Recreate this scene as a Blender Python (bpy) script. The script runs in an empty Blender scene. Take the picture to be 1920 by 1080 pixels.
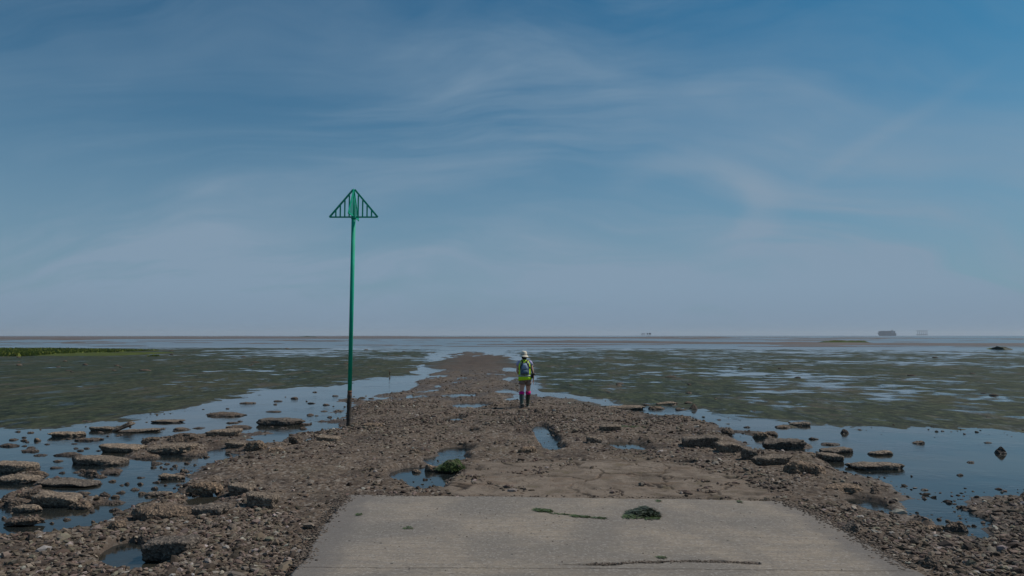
import bpy, bmesh, math, random
import numpy as np
from mathutils import Vector, Matrix
R = math.radians
scn = bpy.context.scene
COL = scn.collection

# ------------------------------------------------------------------ camera
CAM_H = 2.25
F = 1400.0                      # focal length in pixels of the 1920 px wide photograph
PITCH = math.atan((629 - 540) / F)
cam = bpy.data.cameras.new('camera')
cam.sensor_width = 36; cam.lens = F / 1920 * 36
cam.clip_start = 0.1; cam.clip_end = 60000
cam_o = bpy.data.objects.new('camera', cam); COL.objects.link(cam_o)
cam_o.location = (0, 0, CAM_H)
cam_o.rotation_euler = (math.pi / 2 + PITCH, 0, 0)
scn.camera = cam_o

# ------------------------------------------------------------------ light
SUN_EL, SUN_AZ = R(52), R(74)   # azimuth to the right of the view direction (+Y)
sun_dir = Vector((math.sin(SUN_AZ) * math.cos(SUN_EL), math.cos(SUN_AZ) * math.cos(SUN_EL), math.sin(SUN_EL)))
sun = bpy.data.lights.new('sun', 'SUN'); sun.energy = 5.0; sun.angle = R(0.6); sun.color = (1.0, 0.905, 0.81)
sun_o = bpy.data.objects.new('sun', sun); COL.objects.link(sun_o)
sun_o.rotation_euler = (-sun_dir).to_track_quat('-Z', 'Y').to_euler()
sun_o.location = (20, 10, 30)

scn.view_settings.view_transform = 'Standard'; scn.view_settings.look = 'None'
scn.view_settings.exposure = -0.62; scn.view_settings.gamma = 1

world = bpy.data.worlds.new('World'); scn.world = world; world.use_nodes = True
wn, wl = world.node_tree.nodes, world.node_tree.links
wn.clear()
def N(nodes, t, **kw):
    n = nodes.new(t)
    for k, v in kw.items(): setattr(n, k, v)
    return n
class G_:
    """small helper to wire node graphs"""
    def __init__(s, tree): s.n = tree.nodes; s.l = tree.links
    def new(s, t, **kw): return N(s.n, t, **kw)
    def setin(s, sock, v):
        if isinstance(v, bpy.types.NodeSocket): s.l.new(v, sock)
        elif v is not None: sock.default_value = v
    def math(s, op, a, b=None, c=None, clamp=False):
        m = s.new('ShaderNodeMath', operation=op); m.use_clamp = clamp
        s.setin(m.inputs[0], a); s.setin(m.inputs[1], b)
        if c is not None: s.setin(m.inputs[2], c)
        return m.outputs[0]
    def mix(s, f, a, b, blend='MIX'):
        m = s.new('ShaderNodeMix', data_type='RGBA', blend_type=blend)
        s.setin(m.inputs[0], f); s.setin(m.inputs[6], a); s.setin(m.inputs[7], b)
        return m.outputs[2]
    def fmix(s, f, a, b):
        m = s.new('ShaderNodeMix', data_type='FLOAT')
        s.setin(m.inputs[0], f); s.setin(m.inputs[2], a); s.setin(m.inputs[3], b)
        return m.outputs[0]
    def ramp(s, v, lo, hi, a=0.0, b=1.0):
        m = s.new('ShaderNodeMapRange', interpolation_type='SMOOTHSTEP')
        s.setin(m.inputs[0], v)
        for i, q in enumerate((lo, hi, a, b)): m.inputs[i + 1].default_value = q
        return m.outputs[0]
    def noise(s, vec, scale, detail=4, rough=0.55, dist=0.0, col=False):
        m = s.new('ShaderNodeTexNoise')
        s.setin(m.inputs['Vector'], vec); m.inputs['Scale'].default_value = scale
        m.inputs['Detail'].default_value = detail; m.inputs['Roughness'].default_value = rough
        m.inputs['Distortion'].default_value = dist
        return m.outputs[1 if col else 0]
    def voro(s, vec, scale, out='Distance', feature='F1', rnd=1.0):
        m = s.new('ShaderNodeTexVoronoi', feature=feature)
        s.setin(m.inputs['Vector'], vec); m.inputs['Scale'].default_value = scale
        m.inputs['Randomness'].default_value = rnd
        return m.outputs[out]
    def mapping(s, vec, loc=(0, 0, 0), rot=(0, 0, 0), sc=(1, 1, 1)):
        m = s.new('ShaderNodeMapping'); s.setin(m.inputs[0], vec)
        m.inputs[1].default_value = loc; m.inputs[2].default_value = rot; m.inputs[3].default_value = sc
        return m.outputs[0]

g = G_(world.node_tree)
sky = g.new('ShaderNodeTexSky', sky_type='NISHITA')
sky.sun_disc = False; sky.sun_elevation = SUN_EL; sky.sun_rotation = SUN_AZ
sky.altitude = 0; sky.air_density = 1.0; sky.dust_density = 1.2; sky.ozone_density = 1.8
tc = g.new('ShaderNodeTexCoord')
sep = g.new('ShaderNodeSeparateXYZ'); g.l.new(tc.outputs['Generated'], sep.inputs[0])
zz = g.math('MAXIMUM', sep.outputs[2], 0.0)
den = g.math('ADD', zz, 0.42)
cx = g.math('DIVIDE', sep.outputs[0], den); cy = g.math('DIVIDE', sep.outputs[1], den)
cmb = g.new('ShaderNodeCombineXYZ'); g.l.new(cx, cmb.inputs[0]); g.l.new(cy, cmb.inputs[1])
cv = cmb.outputs[0]
wv = g.new('ShaderNodeVectorMath', operation='MULTIPLY_ADD')
wc = g.noise(cv, 0.9, 3, 0.5, col=True)
g.l.new(wc, wv.inputs[0]); wv.inputs[1].default_value = (.9, .9, 0); g.l.new(cv, wv.inputs[2])
n1 = g.noise(g.mapping(wv.outputs[0], rot=(0, 0, R(62)), sc=(0.55, 2.4, 1)), 1.3, 8, 0.58, 0.3)
n2 = g.noise(g.mapping(wv.outputs[0], loc=(3, 7, 0), rot=(0, 0, R(-48)), sc=(0.6, 2.2, 1)), 1.5, 8, 0.58, 0.4)
n3 = g.noise(cv, 1.3, 4, 0.5)
# one soft curl of cirrus and its long trail, right of the middle
ta = g.math('DIVIDE', sep.outputs[0], g.math('MAXIMUM', sep.outputs[1], .05)); tb_ = g.math('DIVIDE', sep.outputs[2], g.math('MAXIMUM', sep.outputs[1], .05))
wob = g.math('MULTIPLY', g.math('SUBTRACT', g.noise(tc.outputs['Generated'], 9, 4, .6), .5), .55)
ea = g.math('DIVIDE', g.math('SUBTRACT', ta, .236), .100); eb = g.math('DIVIDE', g.math('SUBTRACT', tb_, .176), .056)
er = g.math('ADD', g.math('SQRT', g.math('ADD', g.math('MULTIPLY', ea, ea), g.math('MULTIPLY', eb, eb))), wob)
ring = g.math('MULTIPLY', g.math('MULTIPLY', g.ramp(er, .62, 1.0), g.math('SUBTRACT', 1.0, g.ramp(er, 1.0, 1.6))), g.ramp(g.math('ADD', g.math('MULTIPLY', ea, .8), g.math('MULTIPLY', eb, .6)), -.85, .55))
ld = g.math('ADD', g.math('SUBTRACT', tb_, g.math('ADD', g.math('MULTIPLY', g.math('SUBTRACT', ta, .33), .62), .165)), g.math('MULTIPLY', wob, .035))
trail = g.math('MULTIPLY', g.math('SUBTRACT', 1.0, g.ramp(g.math('ABSOLUTE', ld), 0.0, .022)), g.math('MULTIPLY', g.ramp(ta, .37, .46), g.math('SUBTRACT', 1.0, g.ramp(ta, .5, .75))))
curl = g.math('ADD', g.math('MULTIPLY', ring, .26), g.math('MULTIPLY', trail, .13))
c1 = g.ramp(n1, 0.40, 0.68); c2 = g.ramp(n2, 0.42, 0.70); c3 = g.ramp(n3, 0.30, 0.70)
cl = g.math('MULTIPLY', g.math('ADD', g.math('MULTIPLY', c1, 0.55), g.math('MULTIPLY', c2, 0.45)), g.math('ADD', 0.45, c3))
veil = g.math('SUBTRACT', 1.0, g.ramp(zz, 0.0, 0.42))          # thin veil thickening towards the horizon
veil = g.math('MULTIPLY', veil, 0.85)
cov = g.math('ADD', g.math('ADD', curl, g.math('MULTIPLY', cl, 0.74)), g.math('SUBTRACT', veil, .07), clamp=True)
skyc = g.mix(1.0, sky.outputs[0], (0.24, 0.77, 0.95, 1), 'MULTIPLY')
skym = g.mix(cov, skyc, (3.4, 4.9, 6.5, 1))
lowb = g.math('SUBTRACT', 1.0, g.ramp(zz, 0.0, 0.07))
skym = g.mix(g.math('MULTIPLY', lowb, .8), skym, (2.95, 4.2, 5.7, 1))
bg = g.new('ShaderNodeBackground'); g.l.new(skym, bg.inputs[0]); bg.inputs[1].default_value = 0.10
wo = g.new('ShaderNodeOutputWorld'); g.l.new(bg.outputs[0], wo.inputs[0])

# ------------------------------------------------------------------ pixel of the photograph -> point on the ground
def GP(px, py, z=0.0):
    r = (px - 960) / F; u = -(py - 540) / F
    dy = math.cos(PITCH) - u * math.sin(PITCH); dz = math.sin(PITCH) + u * math.cos(PITCH)
    t = (z - CAM_H) / dz
    return (r * t, dy * t)
def GPa(pts, z=0.0): return np.array([GP(a, b, z) for a, b in pts])

# ------------------------------------------------------------------ numpy noise
rs = np.random.RandomState(7)
random.seed(7)
def _h(ix, iy, iz, seed):
    n = (ix.astype(np.int64) * 374761393 + iy.astype(np.int64) * 668265263 + iz.astype(np.int64) * 2147483647 + seed * 1274126177) & 0xFFFFFFFF
    n = ((n ^ (n >> 13)) * 1274126177) & 0xFFFFFFFF
    n = ((n ^ (n >> 16)) * 2246822519) & 0xFFFFFFFF
    return ((n ^ (n >> 15)) & 0xFFFFFF) / float(0xFFFFFF)
def vn2(x, y, seed=0):
    ix = np.floor(x); iy = np.floor(y); fx = x - ix; fy = y - iy
    ix = ix.astype(np.int64); iy = iy.astype(np.int64); z = np.zeros_like(ix)
    fx = fx * fx * (3 - 2 * fx); fy = fy * fy * (3 - 2 * fy)
    a = _h(ix, iy, z, seed); b = _h(ix + 1, iy, z, seed); c = _h(ix, iy + 1, z, seed); d = _h(ix + 1, iy + 1, z, seed)
    return (a + (b - a) * fx) * (1 - fy) + (c + (d - c) * fx) * fy
def fbm2(x, y, oct=4, seed=0, gain=0.5):
    s = 0; a = 1; t = 0
    for o in range(oct):
        c, sn = math.cos(o * 0.9 + 0.3), math.sin(o * 0.9 + 0.3); k = 2.03 ** o
        s = s + a * vn2((x * c - y * sn) * k + 17.3 * o, (x * sn + y * c) * k - 9.1 * o, seed + o); t += a; a *= gain
    return s / t * 2 - 1
def vn3(x, y, z, seed=0):
    ix = np.floor(x); iy = np.floor(y); iz = np.floor(z); fx = x - ix; fy = y - iy; fz = z - iz
    ix = ix.astype(np.int64); iy = iy.astype(np.int64); iz = iz.astype(np.int64)
    fx = fx * fx * (3 - 2 * fx); fy = fy * fy * (3 - 2 * fy); fz = fz * fz * (3 - 2 * fz)
    r = 0
    for dx in (0, 1):
        for dy in (0, 1):
            for dz in (0, 1):
                w = (fx if dx else 1 - fx) * (fy if dy else 1 - fy) * (fz if dz else 1 - fz)
                r = r + w * _h(ix + dx, iy + dy, iz + dz, seed)
    return r
def fbm3(p, scale, oct=4, seed=0, gain=0.5):
    s = 0; a = 1; t = 0
    for o in range(oct):
        k = scale * 2.07 ** o
        s = s + a * vn3(p[:, 0] * k + 3.1 * o, p[:, 1] * k + 5.7 * o, p[:, 2] * k + 1.9 * o, seed + o); t += a; a *= gain
    return s / t * 2 - 1
def voro2(x, y, seed=0):
    """F1, F2 and cell random"""
    ix = np.floor(x).astype(np.int64); iy = np.floor(y).astype(np.int64)
    f1 = np.full(x.shape, 9.0); f2 = np.full(x.shape, 9.0); cr = np.zeros(x.shape); z = np.zeros_like(ix)
    for dx in (-1, 0, 1):
        for dy in (-1, 0, 1):
            qx = ix + dx; qy = iy + dy
            px = qx + _h(qx, qy, z, seed); py = qy + _h(qx, qy, z, seed + 11)
            d = np.hypot(px - x, py - y); c = _h(qx, qy, z, seed + 23)
            m = d < f1
            f2 = np.where(m, f1, np.minimum(f2, d)); cr = np.where(m, c, cr); f1 = np.where(m, d, f1)
    return f1, f2, cr
def ss(a, b, x):
    t = np.clip((x - a) / (b - a), 0, 1); return t * t * (3 - 2 * t)
def sdpoly(x, y, poly):
    """signed distance, positive inside"""
    d = np.full(x.shape, 1e18); inside = np.zeros(x.shape, bool); n = len(poly)
    for i in range(n):
        ax, ay = poly[i]; bx, by = poly[(i + 1) % n]
        ex, ey = bx - ax, by - ay; L = ex * ex + ey * ey + 1e-12
        t = np.clip(((x - ax) * ex + (y - ay) * ey) / L, 0, 1)
        d = np.minimum(d, (x - ax - ex * t) ** 2 + (y - ay - ey * t) ** 2)
        if abs(by - ay) > 1e-9:
            c = ((ay > y) != (by > y)) & (x < (bx - ax) * (y - ay) / (by - ay) + ax)
            inside ^= c
    d = np.sqrt(d)
    return np.where(inside, d, -d)

# ------------------------------------------------------------------ the lie of the land
LAND = GPa([(-900, 1003), (0, 1003), (80, 1003), (150, 988), (200, 994), (240, 975), (330, 968), (360, 962), (420, 946), (448, 925),
            (405, 905), (368, 892), (390, 874), (440, 862), (500, 848), (550, 832), (600, 818), (628, 803), (632, 786), (648, 768),
            (655, 748), (700, 738), (755, 732), (768, 716), (785, 706), (800, 694), (808, 685), (826, 674), (832, 664), (870, 658),
            (910, 659), (955, 668), (962, 684), (978, 700), (985, 722), (1000, 738), (1060, 741), (1105, 750), (1128, 764), (1185, 773),
            (1250, 782), (1330, 793), (1338, 806), (1392, 826), (1430, 846), (1500, 860), (1545, 880), (1600, 890), (1660, 905),
            (1742, 940), (1730, 960), (1738, 982), (1790, 1008), (1818, 1012), (1826, 985), (1800, 950), (1835, 930), (1890, 926),
            (1960, 932), (2900, 960)] + [(4000, 1900), (-3000, 1900)])
WEED_L = GPa([(-2600, 815), (-600, 806), (0, 800), (100, 798), (200, 790), (250, 782), (330, 764), (440, 742), (520, 731), (640, 712),
              (700, 706), (772, 702), (812, 692), (828, 678), (838, 664), (790, 655), (700, 650), (400, 648), (100, 647), (-900, 646), (-3500, 645)])
WEED_R = GPa([(975, 688), (968, 706), (985, 728), (1080, 742), (1130, 756), (1210, 768), (1300, 766), (1390, 778), (1460, 790), (1560, 799),
              (1700, 801), (1920, 797), (3400, 806), (5000, 690), (4200, 656), (1900, 658), (1500, 655), (1200, 653), (1000, 653), (955, 658), (968, 670)])
CRACKED = GPa([(845, 925), (838, 905), (862, 880), (900, 868), (1020, 866), (1150, 864), (1210, 862), (1300, 876), (1370, 895), (1440, 920), (1480, 938), (1300, 960), (900, 960)], 0.08)
MUDDY = [GPa([(-400, 1012), (60, 1015), (140, 1030), (190, 1060), (150, 1110), (-400, 1120)]),
         GPa([(1815, 940), (1880, 932), (2300, 940), (2300, 1010), (1900, 1000), (1840, 985)]),
         GPa([(1545, 884), (1600, 893), (1660, 908), (1720, 940), (1690, 960), (1600, 945), (1560, 920)])]
# bumps: centre px, half sizes px, height (m); negative = puddles on the causeway, positive = rubble in the shallows
BUMPS = [(850, 788, 18, 5, -.10), (1016, 808, 16, 9, -.11), (1030, 826, 18, 9, -.11), (1042, 843, 20, 5, -.10), (800, 893, 48, 15, -.13), (812, 915, 36, 7, -.09), (770, 888, 30, 8, -.10),
         (835, 864, 42, 6, -.12), (850, 848, 28, 7, -.11), (1165, 835, 42, 5, -.10), (1195, 846, 36, 4, -.10), (1270, 873, 22, 3, -.08),
         (880, 762, 32, 5, -.09), (1632, 951, 30, 13, -.10), (1772, 962, 40, 20, -.10), (1800, 992, 24, 14, -.10), (300, 1058, 26, 9, -.10), (245, 1045, 44, 16, -.13), (262, 1070, 40, 10, -.11), (225, 1030, 22, 10, -.1),
         (1075, 888, 20, 4, -.05), (860, 742, 26, 3, -.07), (955, 767, 20, 3, -.08), (960, 750, 16, 3, -.06), (1210, 786, 24, 3, -.07), (880, 812, 12, 3, -.05),
         (430, 826, 46, 16, .085), (395, 838, 26, 8, .07), (362, 845, 18, 5, .07), (450, 845, 40, 8, .06), (378, 912, 24, 12, .08),
         (170, 940, 22, 7, .07), (35, 935, 40, 14, .075), (50, 976, 40, 4, .065), (322, 938, 22, 8, .07), (262, 852, 26, 5, .065), (40, 897, 30, 6, .06),
         (205, 885, 18, 4, .062), (290, 955, 44, 14, .075), (325, 830, 44, 14, .07), (110, 905, 40, 6, .06), (500, 840, 26, 6, .07), (550, 822, 18, 7, .07),
         (1475, 835, 36, 7, .07), (1520, 868, 30, 8, .08), (1480, 800, 20, 3, .06), (1420, 815, 20, 5, .07), (1380, 808, 24, 4, .06), (1360, 806, 12, 4, .06),
         (1270, 780, 20, 5, .06), (1175, 765, 34, 3, .06), (1240, 762, 26, 4, .06), (1640, 850, 20, 3, .05), (1800, 990, 24, 8, .09), (1755, 985, 20, 6, .08),
         (600, 790, 26, 5, .055), (590, 812, 30, 6, .06), (640, 750, 26, 4, .06), (620, 772, 14, 4, .05), (505, 812, 30, 4, .05), (60, 842, 14, 4, .05), (420, 776, 26, 3, .055)]
# every rock of the photograph: pixel box (with its reflection left out), shape, label
ROCKS = [
 (128,222,851,873,'s','thick pale flat-topped slab in the left water, the largest of its row'),
 (187,256,831,849,'d','dark-sided oblong stone just above and right of the thick pale slab in the left water'),
 (264,353,826,852,'s','broad pale sloping boulder in the middle of the left rock field'),
 (308,361,808,827,'l','craggy brown boulder directly behind the broad pale sloping one'),
 (384,442,803,818,'d','dark-fronted flat block at the back right of the left rock field'),
 (164,204,797,808,'s','small smooth pale slab just left of the tilted slab'),
 (206,243,790,809,'t','pale slab tipped up at an angle and leaning on a flat rock'),
 (222,290,803,811,'s','long flat rock that the tilted pale slab leans on'),
 (93,146,807,819,'s','oval flat rock alone in the water left of the tilted slab'),
 (283,335,785,793,'s','low oval rock at the edge of the green weed, farthest of the left field'),
 (133,181,819,827,'l','thin ragged strip of stone below the oval flat rock'),
 (-22,50,862,888,'d','dark sloping boulder cut by the left edge of the picture'),
 (50,82,880,892,'l','low red-brown stone at the foot of the dark sloping boulder'),
 (-22,60,886,908,'s','pale wedge-shaped boulder at the left edge below the dark sloping one'),
 (67,173,896,914,'s','long low slab with black holes in its side below the thick pale slab'),
 (146,177,879,891,'l','round grey barnacled stone just under the thick pale slab'),
 (195,221,880,889,'l','flat reddish stone right of the round grey barnacled one'),
 (177,199,889,896,'l','little dark stone touching the flat reddish one from the left'),
 (298,338,886,900,'s','domed pale rock alone in open water near the causeway edge'),
 (58,133,921,952,'d','big dark grey wedge boulder with a strong shadow under it, lower left water'),
 (0,52,928,950,'l','brown rubbly rock left of the big dark grey wedge boulder'),
 (19,68,943,962,'s','pale low rock in front of the brown rubbly one at lower left'),
 (128,167,936,956,'l','lumpy brown rock joined to the right end of the big dark grey wedge'),
 (167,225,936,947,'l','tapering tail of flat rock pointing right from the big dark grey wedge'),
 (233,336,936,975,'l','largest lumpy pale rock heap in the lower left shallows'),
 (351,417,942,966,'s','smooth rounded pale boulder on the mud at the causeway edge'),
 (272,314,920,931,'s','flat reddish slab just above the largest lumpy rock heap'),
 (317,346,929,945,'l','dark knobbly stone behind the right end of the largest rock heap'),
 (350,407,899,919,'l','wide craggy rock at the causeway edge left of the two black-fronted stones'),
 (372,394,912,932,'l','small upright knob of rock in front of the wide craggy one'),
 (428,472,905,925,'d','black-fronted stone on the rubble, left one of the pair'),
 (459,513,922,949,'d','black-fronted rounded stone with a pale top, right one of the pair'),
 (262,350,1002,1042,'d','big block with flat pale top and black front face beside the bottom left puddle'),
 (197,230,973,992,'l','dark lump of rock on the near shore of the left water'),
 (33,67,916,932,'l','brown hump of rock behind the brown rubbly one at far left'),
 (6,78,971,980,'l','long low line of dark rock nearest the bottom shore of the left water'),
 (239,288,850,861,'l','flat skirt of brown rock at the left foot of the broad pale sloping boulder'),
 (336,380,843,855,'l','flat brown rock at the right foot of the broad pale sloping boulder'),
 (422,457,828,838,'d','pale bar-shaped stone with a black underside in the rubble spit'),
 (457,494,822,841,'l','sloping greenish-grey boulder right of the pale bar-shaped stone'),
 (484,556,781,798,'s','large oblong flat rock standing in the water left of the beacon'),
 (540,566,812,829,'l','round dark knob of rock between the beacon and the left rock field'),
 (497,529,835,848,'l','reddish stone on the waterline below the round dark knob'),
 (595,634,816,828,'d','black stone lying on the rubble just below left of the beacon foot'),
 (679,719,790,800,'l','weedy dark stone lying on the rubble just right of the beacon foot'),
 (42,67,841,848,'l','squat double stone left of centre in the far left water'),
 (99,149,848,855,'l','thin red-brown line of stone above the thick pale slab'),
 (386,447,771,781,'l','long brown rock with a raised left end near the green weed'),
 (422,464,796,804,'l','low brown rock ending in a knob behind the dark-fronted flat block'),
 (262,294,817,828,'l','pyramid-shaped brown rock left of the craggy brown boulder'),
 (974,1005,832,849,'l','rounded brown stone alone on the causeway beside the long puddle'),
 (1101,1128,817,831,'d','squared block standing alone in the middle of the causeway'),
 (1126,1166,795,808,'d','dark-fronted flat slab with green weed trailing from its right end'),
 (1286,1350,815,839,'d','largest black-fronted block in the row along the right edge of the causeway'),
 (1350,1391,829,848,'d','second block in the right edge row, tilted towards the water'),
 (1393,1421,839,859,'d','third block in the right edge row, squarish and dark-faced'),
 (1419,1482,849,867,'s','pale flat slab at the near end of the right edge row'),
 (1143,1208,758,768,'s','long flat slab on the far right waterline beyond the walker'),
 (1220,1249,757,767,'l','rounded brown rock right of the long flat far slab'),
 (1232,1268,752,760,'s','thin flat rock behind the rounded brown one on the far waterline'),
 (1294,1310,757,767,'p','small dark pointed rock on the far right waterline'),
 (1246,1263,774,785,'l','dark knob of rock on the right shore, left one of two'),
 (1272,1291,775,788,'l','dark knob of rock on the right shore, right one of two'),
 (1417,1443,801,822,'l','craggy upright brown rock in the right shallows at the causeway edge'),
 (1486,1521,789,799,'s','pale flat-topped rock farthest out in the right water next to the weed'),
 (1458,1487,795,802,'l','low brown tail of stones left of the pale flat-topped rock'),
 (1578,1592,801,813,'p','small upright greenish stone alone in the right water near the weed'),
 (1440,1512,819,838,'s','long double slab in the right shallows, the widest of its cluster'),
 (1434,1460,805,816,'l','rounded stone behind the long double slab'),
 (1544,1601,836,850,'s','flat rectangular slab with a dark side standing in the right water'),
 (1540,1583,848,866,'d','dark-sided slab just in front of the flat rectangular one'),
 (1500,1533,846,855,'l','low dark stone left of the flat rectangular slab'),
 (1484,1546,858,888,'l','big rubbly rock with black hollows at the right shore'),
 (1633,1680,843,854,'s','thin isolated slab farther out in the right water'),
 (1610,1695,863,882,'s','long wedge slab alone in the right water, tapering to the right'),
 (1714,1736,824,832,'l','small mossy stone with a dark streak in the open right water'),
 (1869,1889,835,851,'p','dark pointed stone like a fin near the right edge'),
 (1552,1624,902,920,'l','low black-shadowed rocks on the right shore mud'),
 (1633,1654,911,926,'p','round black stone on the right shore mud'),
 (1604,1635,894,902,'l','flat brown stone at the waterline above the black-shadowed rocks'),
 (1579,1614,981,1003,'t','tilted stone at the right edge of the concrete slab'),
 (1728,1768,1040,1062,'p','round dark boulder in the rubble at the bottom right'),
 (1700,1737,972,991,'l','knobbly brown rock on the left bank of the small right pool'),
 (1740,1767,979,992,'l','brown rock standing in the small right pool'),
 (1776,1816,973,998,'l','craggy rock at the far right side of the small right pool'),
 (1631,1649,1006,1020,'p','small black stone in the rubble beside the slab'),
 (772,789,876,887,'l','little upright stone in the middle of the pool behind the slab'),
 (796,827,868,885,'l','brown two-part rock in the pool next to the green weed clump'),
 (768,785,836,848,'l','reddish brown stone lying on the rubble behind the pool'),
 (1002,1012,766,772,'p','small black stone on the rubble right of the walker'),
]
for r_ in ROCKS:
    if (r_[0] < 560 and r_[3] < 1000) or (r_[0] > 1400 and r_[3] < 890 and r_[0] < 1620):
        w_ = r_[1] - r_[0]
        BUMPS.append(((r_[0] + r_[1]) / 2, r_[3] - .35 * (r_[3] - r_[2]), w_ * .52 + 2, (r_[3] - r_[2]) * .45 + 1, .056 if w_ > 30 else .045))
def smudge(x, y, lst, w=1.0):
    s = np.zeros_like(x)
    for (px, py, rx, ry, a) in lst:
        X, Y = GP(px, py); sx = rx * Y / F; sy = ry * Y * Y / (CAM_H * F)
        m = (np.abs(x - X) < 2.6 * sx) & (np.abs(y - Y) < 2.6 * sy)
        if m.any():
            q = ((x[m] - X) / sx) ** 2 + ((y[m] - Y) / sy) ** 2
            s[m] += a * np.exp(-q * q * 0.45 - q * .25)
    return s

def ground_fields(x, y):
    """height and masks at world points"""
    x = np.asarray(x, float); y = np.asarray(y, float)
    D = np.maximum(y, 2.0)
    w = np.clip(D / 14, 0.5, 4)
    wx = x + fbm2(x * .9 / w, y * .9 / w, 4, 3) * 0.34 * w; wy = y + fbm2(x * .9 / w, y * .55 / w, 4, 8) * 0.5 * w
    land = sdpoly(wx, wy, LAND)
    big = ss(23.5, 27.5, D)
    L = ss(-0.7, 0.75, land / np.clip(D / 18, 1, 4))
    h = -0.075 + L * (0.155 * (1 - big) + 0.104 * big)
    h += smudge(wx * .5 + x * .5, wy * .5 + y * .5, [b_ for b_ in BUMPS if b_[4] > 0])
    pud = np.clip(smudge(wx * .3 + x * .7, wy * .3 + y * .7, [(b_[0], b_[1], b_[2] * 1.15, b_[3] * 1.2, 1.3) for b_ in BUMPS if b_[4] < 0]), 0, 1)
    pud = ss(.15, .95, pud + fbm2(x * 5, y * 4, 4, 19) * .28)
    wl = sdpoly(wx, wy, WEED_L); wr = sdpoly(wx, wy, WEED_R)
    we = np.maximum(wl, wr) / np.clip(D / 20, 1, 6) + fbm2(x * 1.3, y * .6, 4, 14) * 1.0 + fbm2(x * .35, y * .2, 3, 15) * .8
    weed = ss(-2.9, .9, we)
    weed *= 1 - L * .95
    # the far flats: bands of water and sand
    q = CAM_H * F / np.maximum(D, 1)               # pixels below the horizon
    n = fbm2(x / (D * .55 + 4) * 2.2, np.log(D) * 4.5, 4, 21)
    nb = fbm2(x / (D * .10 + 4) , np.log(D) * 16, 4, 25)
    rgt = ss(-.4, .6, x / D)
    sand = ss(0.35, .75, np.exp(-((q - (7.5 + 9 * rgt + n * 1.6)) / 2.8) ** 2) * (0.45 + .7 * ss(-.02, .12, x / D + n * .05)) + nb * .15)
    sand = np.maximum(sand, ss(.3, .7, np.exp(-((q - 4.2 - n) / 3.2) ** 2) * (1 - .55 * rgt) + nb * .35))
    sand = np.maximum(sand, ss(.08, .42, nb + .35 * n) * ss(.5, 3, q) * .9)
    sand *= ss(27, 21, q)
    wet_far = ss(25, 18, q)
    # the brown bank beyond the walker
    bx, by = GP(890, 676); sb = np.exp(-((x - bx) / 4.6) ** 2 - ((y - by) / 22) ** 2 + n * .3)
    sandbank = ss(.38, .62, sb + fbm2(x * .28, y * .10, 4, 41) * .55)
    h = np.where(weed > 0, np.maximum(h, -0.075 + 0.095 * weed + weed * ss(75, 45, D) * (.015 * fbm2(x * .5, y * .22, 4, 17) + .012 * fbm2(x * 2.5, y * 1.4, 3, 18))), h)
    mud = np.zeros_like(x)
    for M in MUDDY: mud = np.maximum(mud, ss(-.3, .3, sdpoly(wx, wy, M) + fbm2(x * 2.2, y * 2.2, 4, 44) * .55))
    crk = ss(-.12, .12, sdpoly(x + fbm2(x * 1.5, y * 1.5, 3, 55) * .22, y + fbm2(x * 1.7, y * 1.7, 3, 56) * .3, CRACKED))
    rub = np.maximum(ss(-0.9, 0.25, land), ss(-.045, -.005, h) * (1 - weed) * ss(40, 30, D)) * (1 - mud * .62) * (1 - crk)
    near = ss(60, 30, D)
    h += L * big * fbm2(x * 1.3, y * .42, 4, 66) * .10
    h += fbm2(x * .8, y * .8, 4, 61) * (0.022 * np.maximum(rub, .4 * L)) + fbm2(x * 3.1, y * 3.1, 4, 63) * 0.016 * np.maximum(rub, .35 * mud)
    h = h * (1 - pud) - .03 * pud; rub = rub * (1 - .45 * pud)
    # cobbles
    f1, f2, c1 = voro2(x * 4.2 + fbm2(x * 6, y * 6, 2, 70) * .35, y * 4.2, 71)
    dm = np.clip(1 - f1 / .62, 0, 1) ** .6 * (c1 > .45)
    h += dm * (0.008 + .030 * (c1 - .45)) * rub * near
    g1, g2, c2 = voro2(x * 11 + fbm2(x * 16, y * 16, 2, 75) * .4, y * 11, 76)
    dn = np.clip(1 - g1 / .6, 0, 1) ** .6
    h += dn * (0.006 + .016 * c2) * (rub * .95 + mud * .15) * ss(40, 20, D)
    # broken concrete apron: plates divided by cracks
    k1, k2, kc = voro2(x * .95 + fbm2(x * 1.6, y * 1.6, 4, 80) * .45, y * .72 + fbm2(x * 1.6 + 9, y * 1.6, 4, 81) * .4, 82)
    e1, e2, ec = voro2(x * 2.9 + fbm2(x * 4, y * 4, 3, 84) * .5, y * 2.4 + fbm2(x * 4 + 4, y * 4, 3, 85) * .5, 86)
    kn = np.clip(fbm2(x * 1.1, y * 1.1, 3, 92) * 1.8 + 1.0 + .5 * ss(.5, -1.5, x), .25, 1); thin = ss(.05, .0, k2 - k1) * kn; thin2 = ss(.05, .0, e2 - e1) * (ec > .6) * kn
    plate = 0.025 + (kc - .5) * .012 + fbm2(x * 5, y * 5, 4, 88) * .016 + fbm2(x * 1.5, y * 2.5, 3, 89) * .014 - np.maximum(thin, .6 * thin2) * .028
    pit = ss(.25, .5, fbm2(x * 1.3, y * 2.2, 4, 90)); plate -= pit * .018
    h = h * (1 - crk) + (0.068 + plate) * crk + smudge(x, y, [(1075, 888, 20, 4, -.02)])
    # far field heights
    hf = -0.12 + 0.26 * sand
    f = wet_far * (1 - ss(.0, .5, sandbank))
    h = h * (1 - f) + hf * f
    h = np.maximum(h, -0.075 + sandbank * .11 * ss(20, 40, D))
    cell = np.where(dm * (c1 > .45) > .25, c1, c2)
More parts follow.
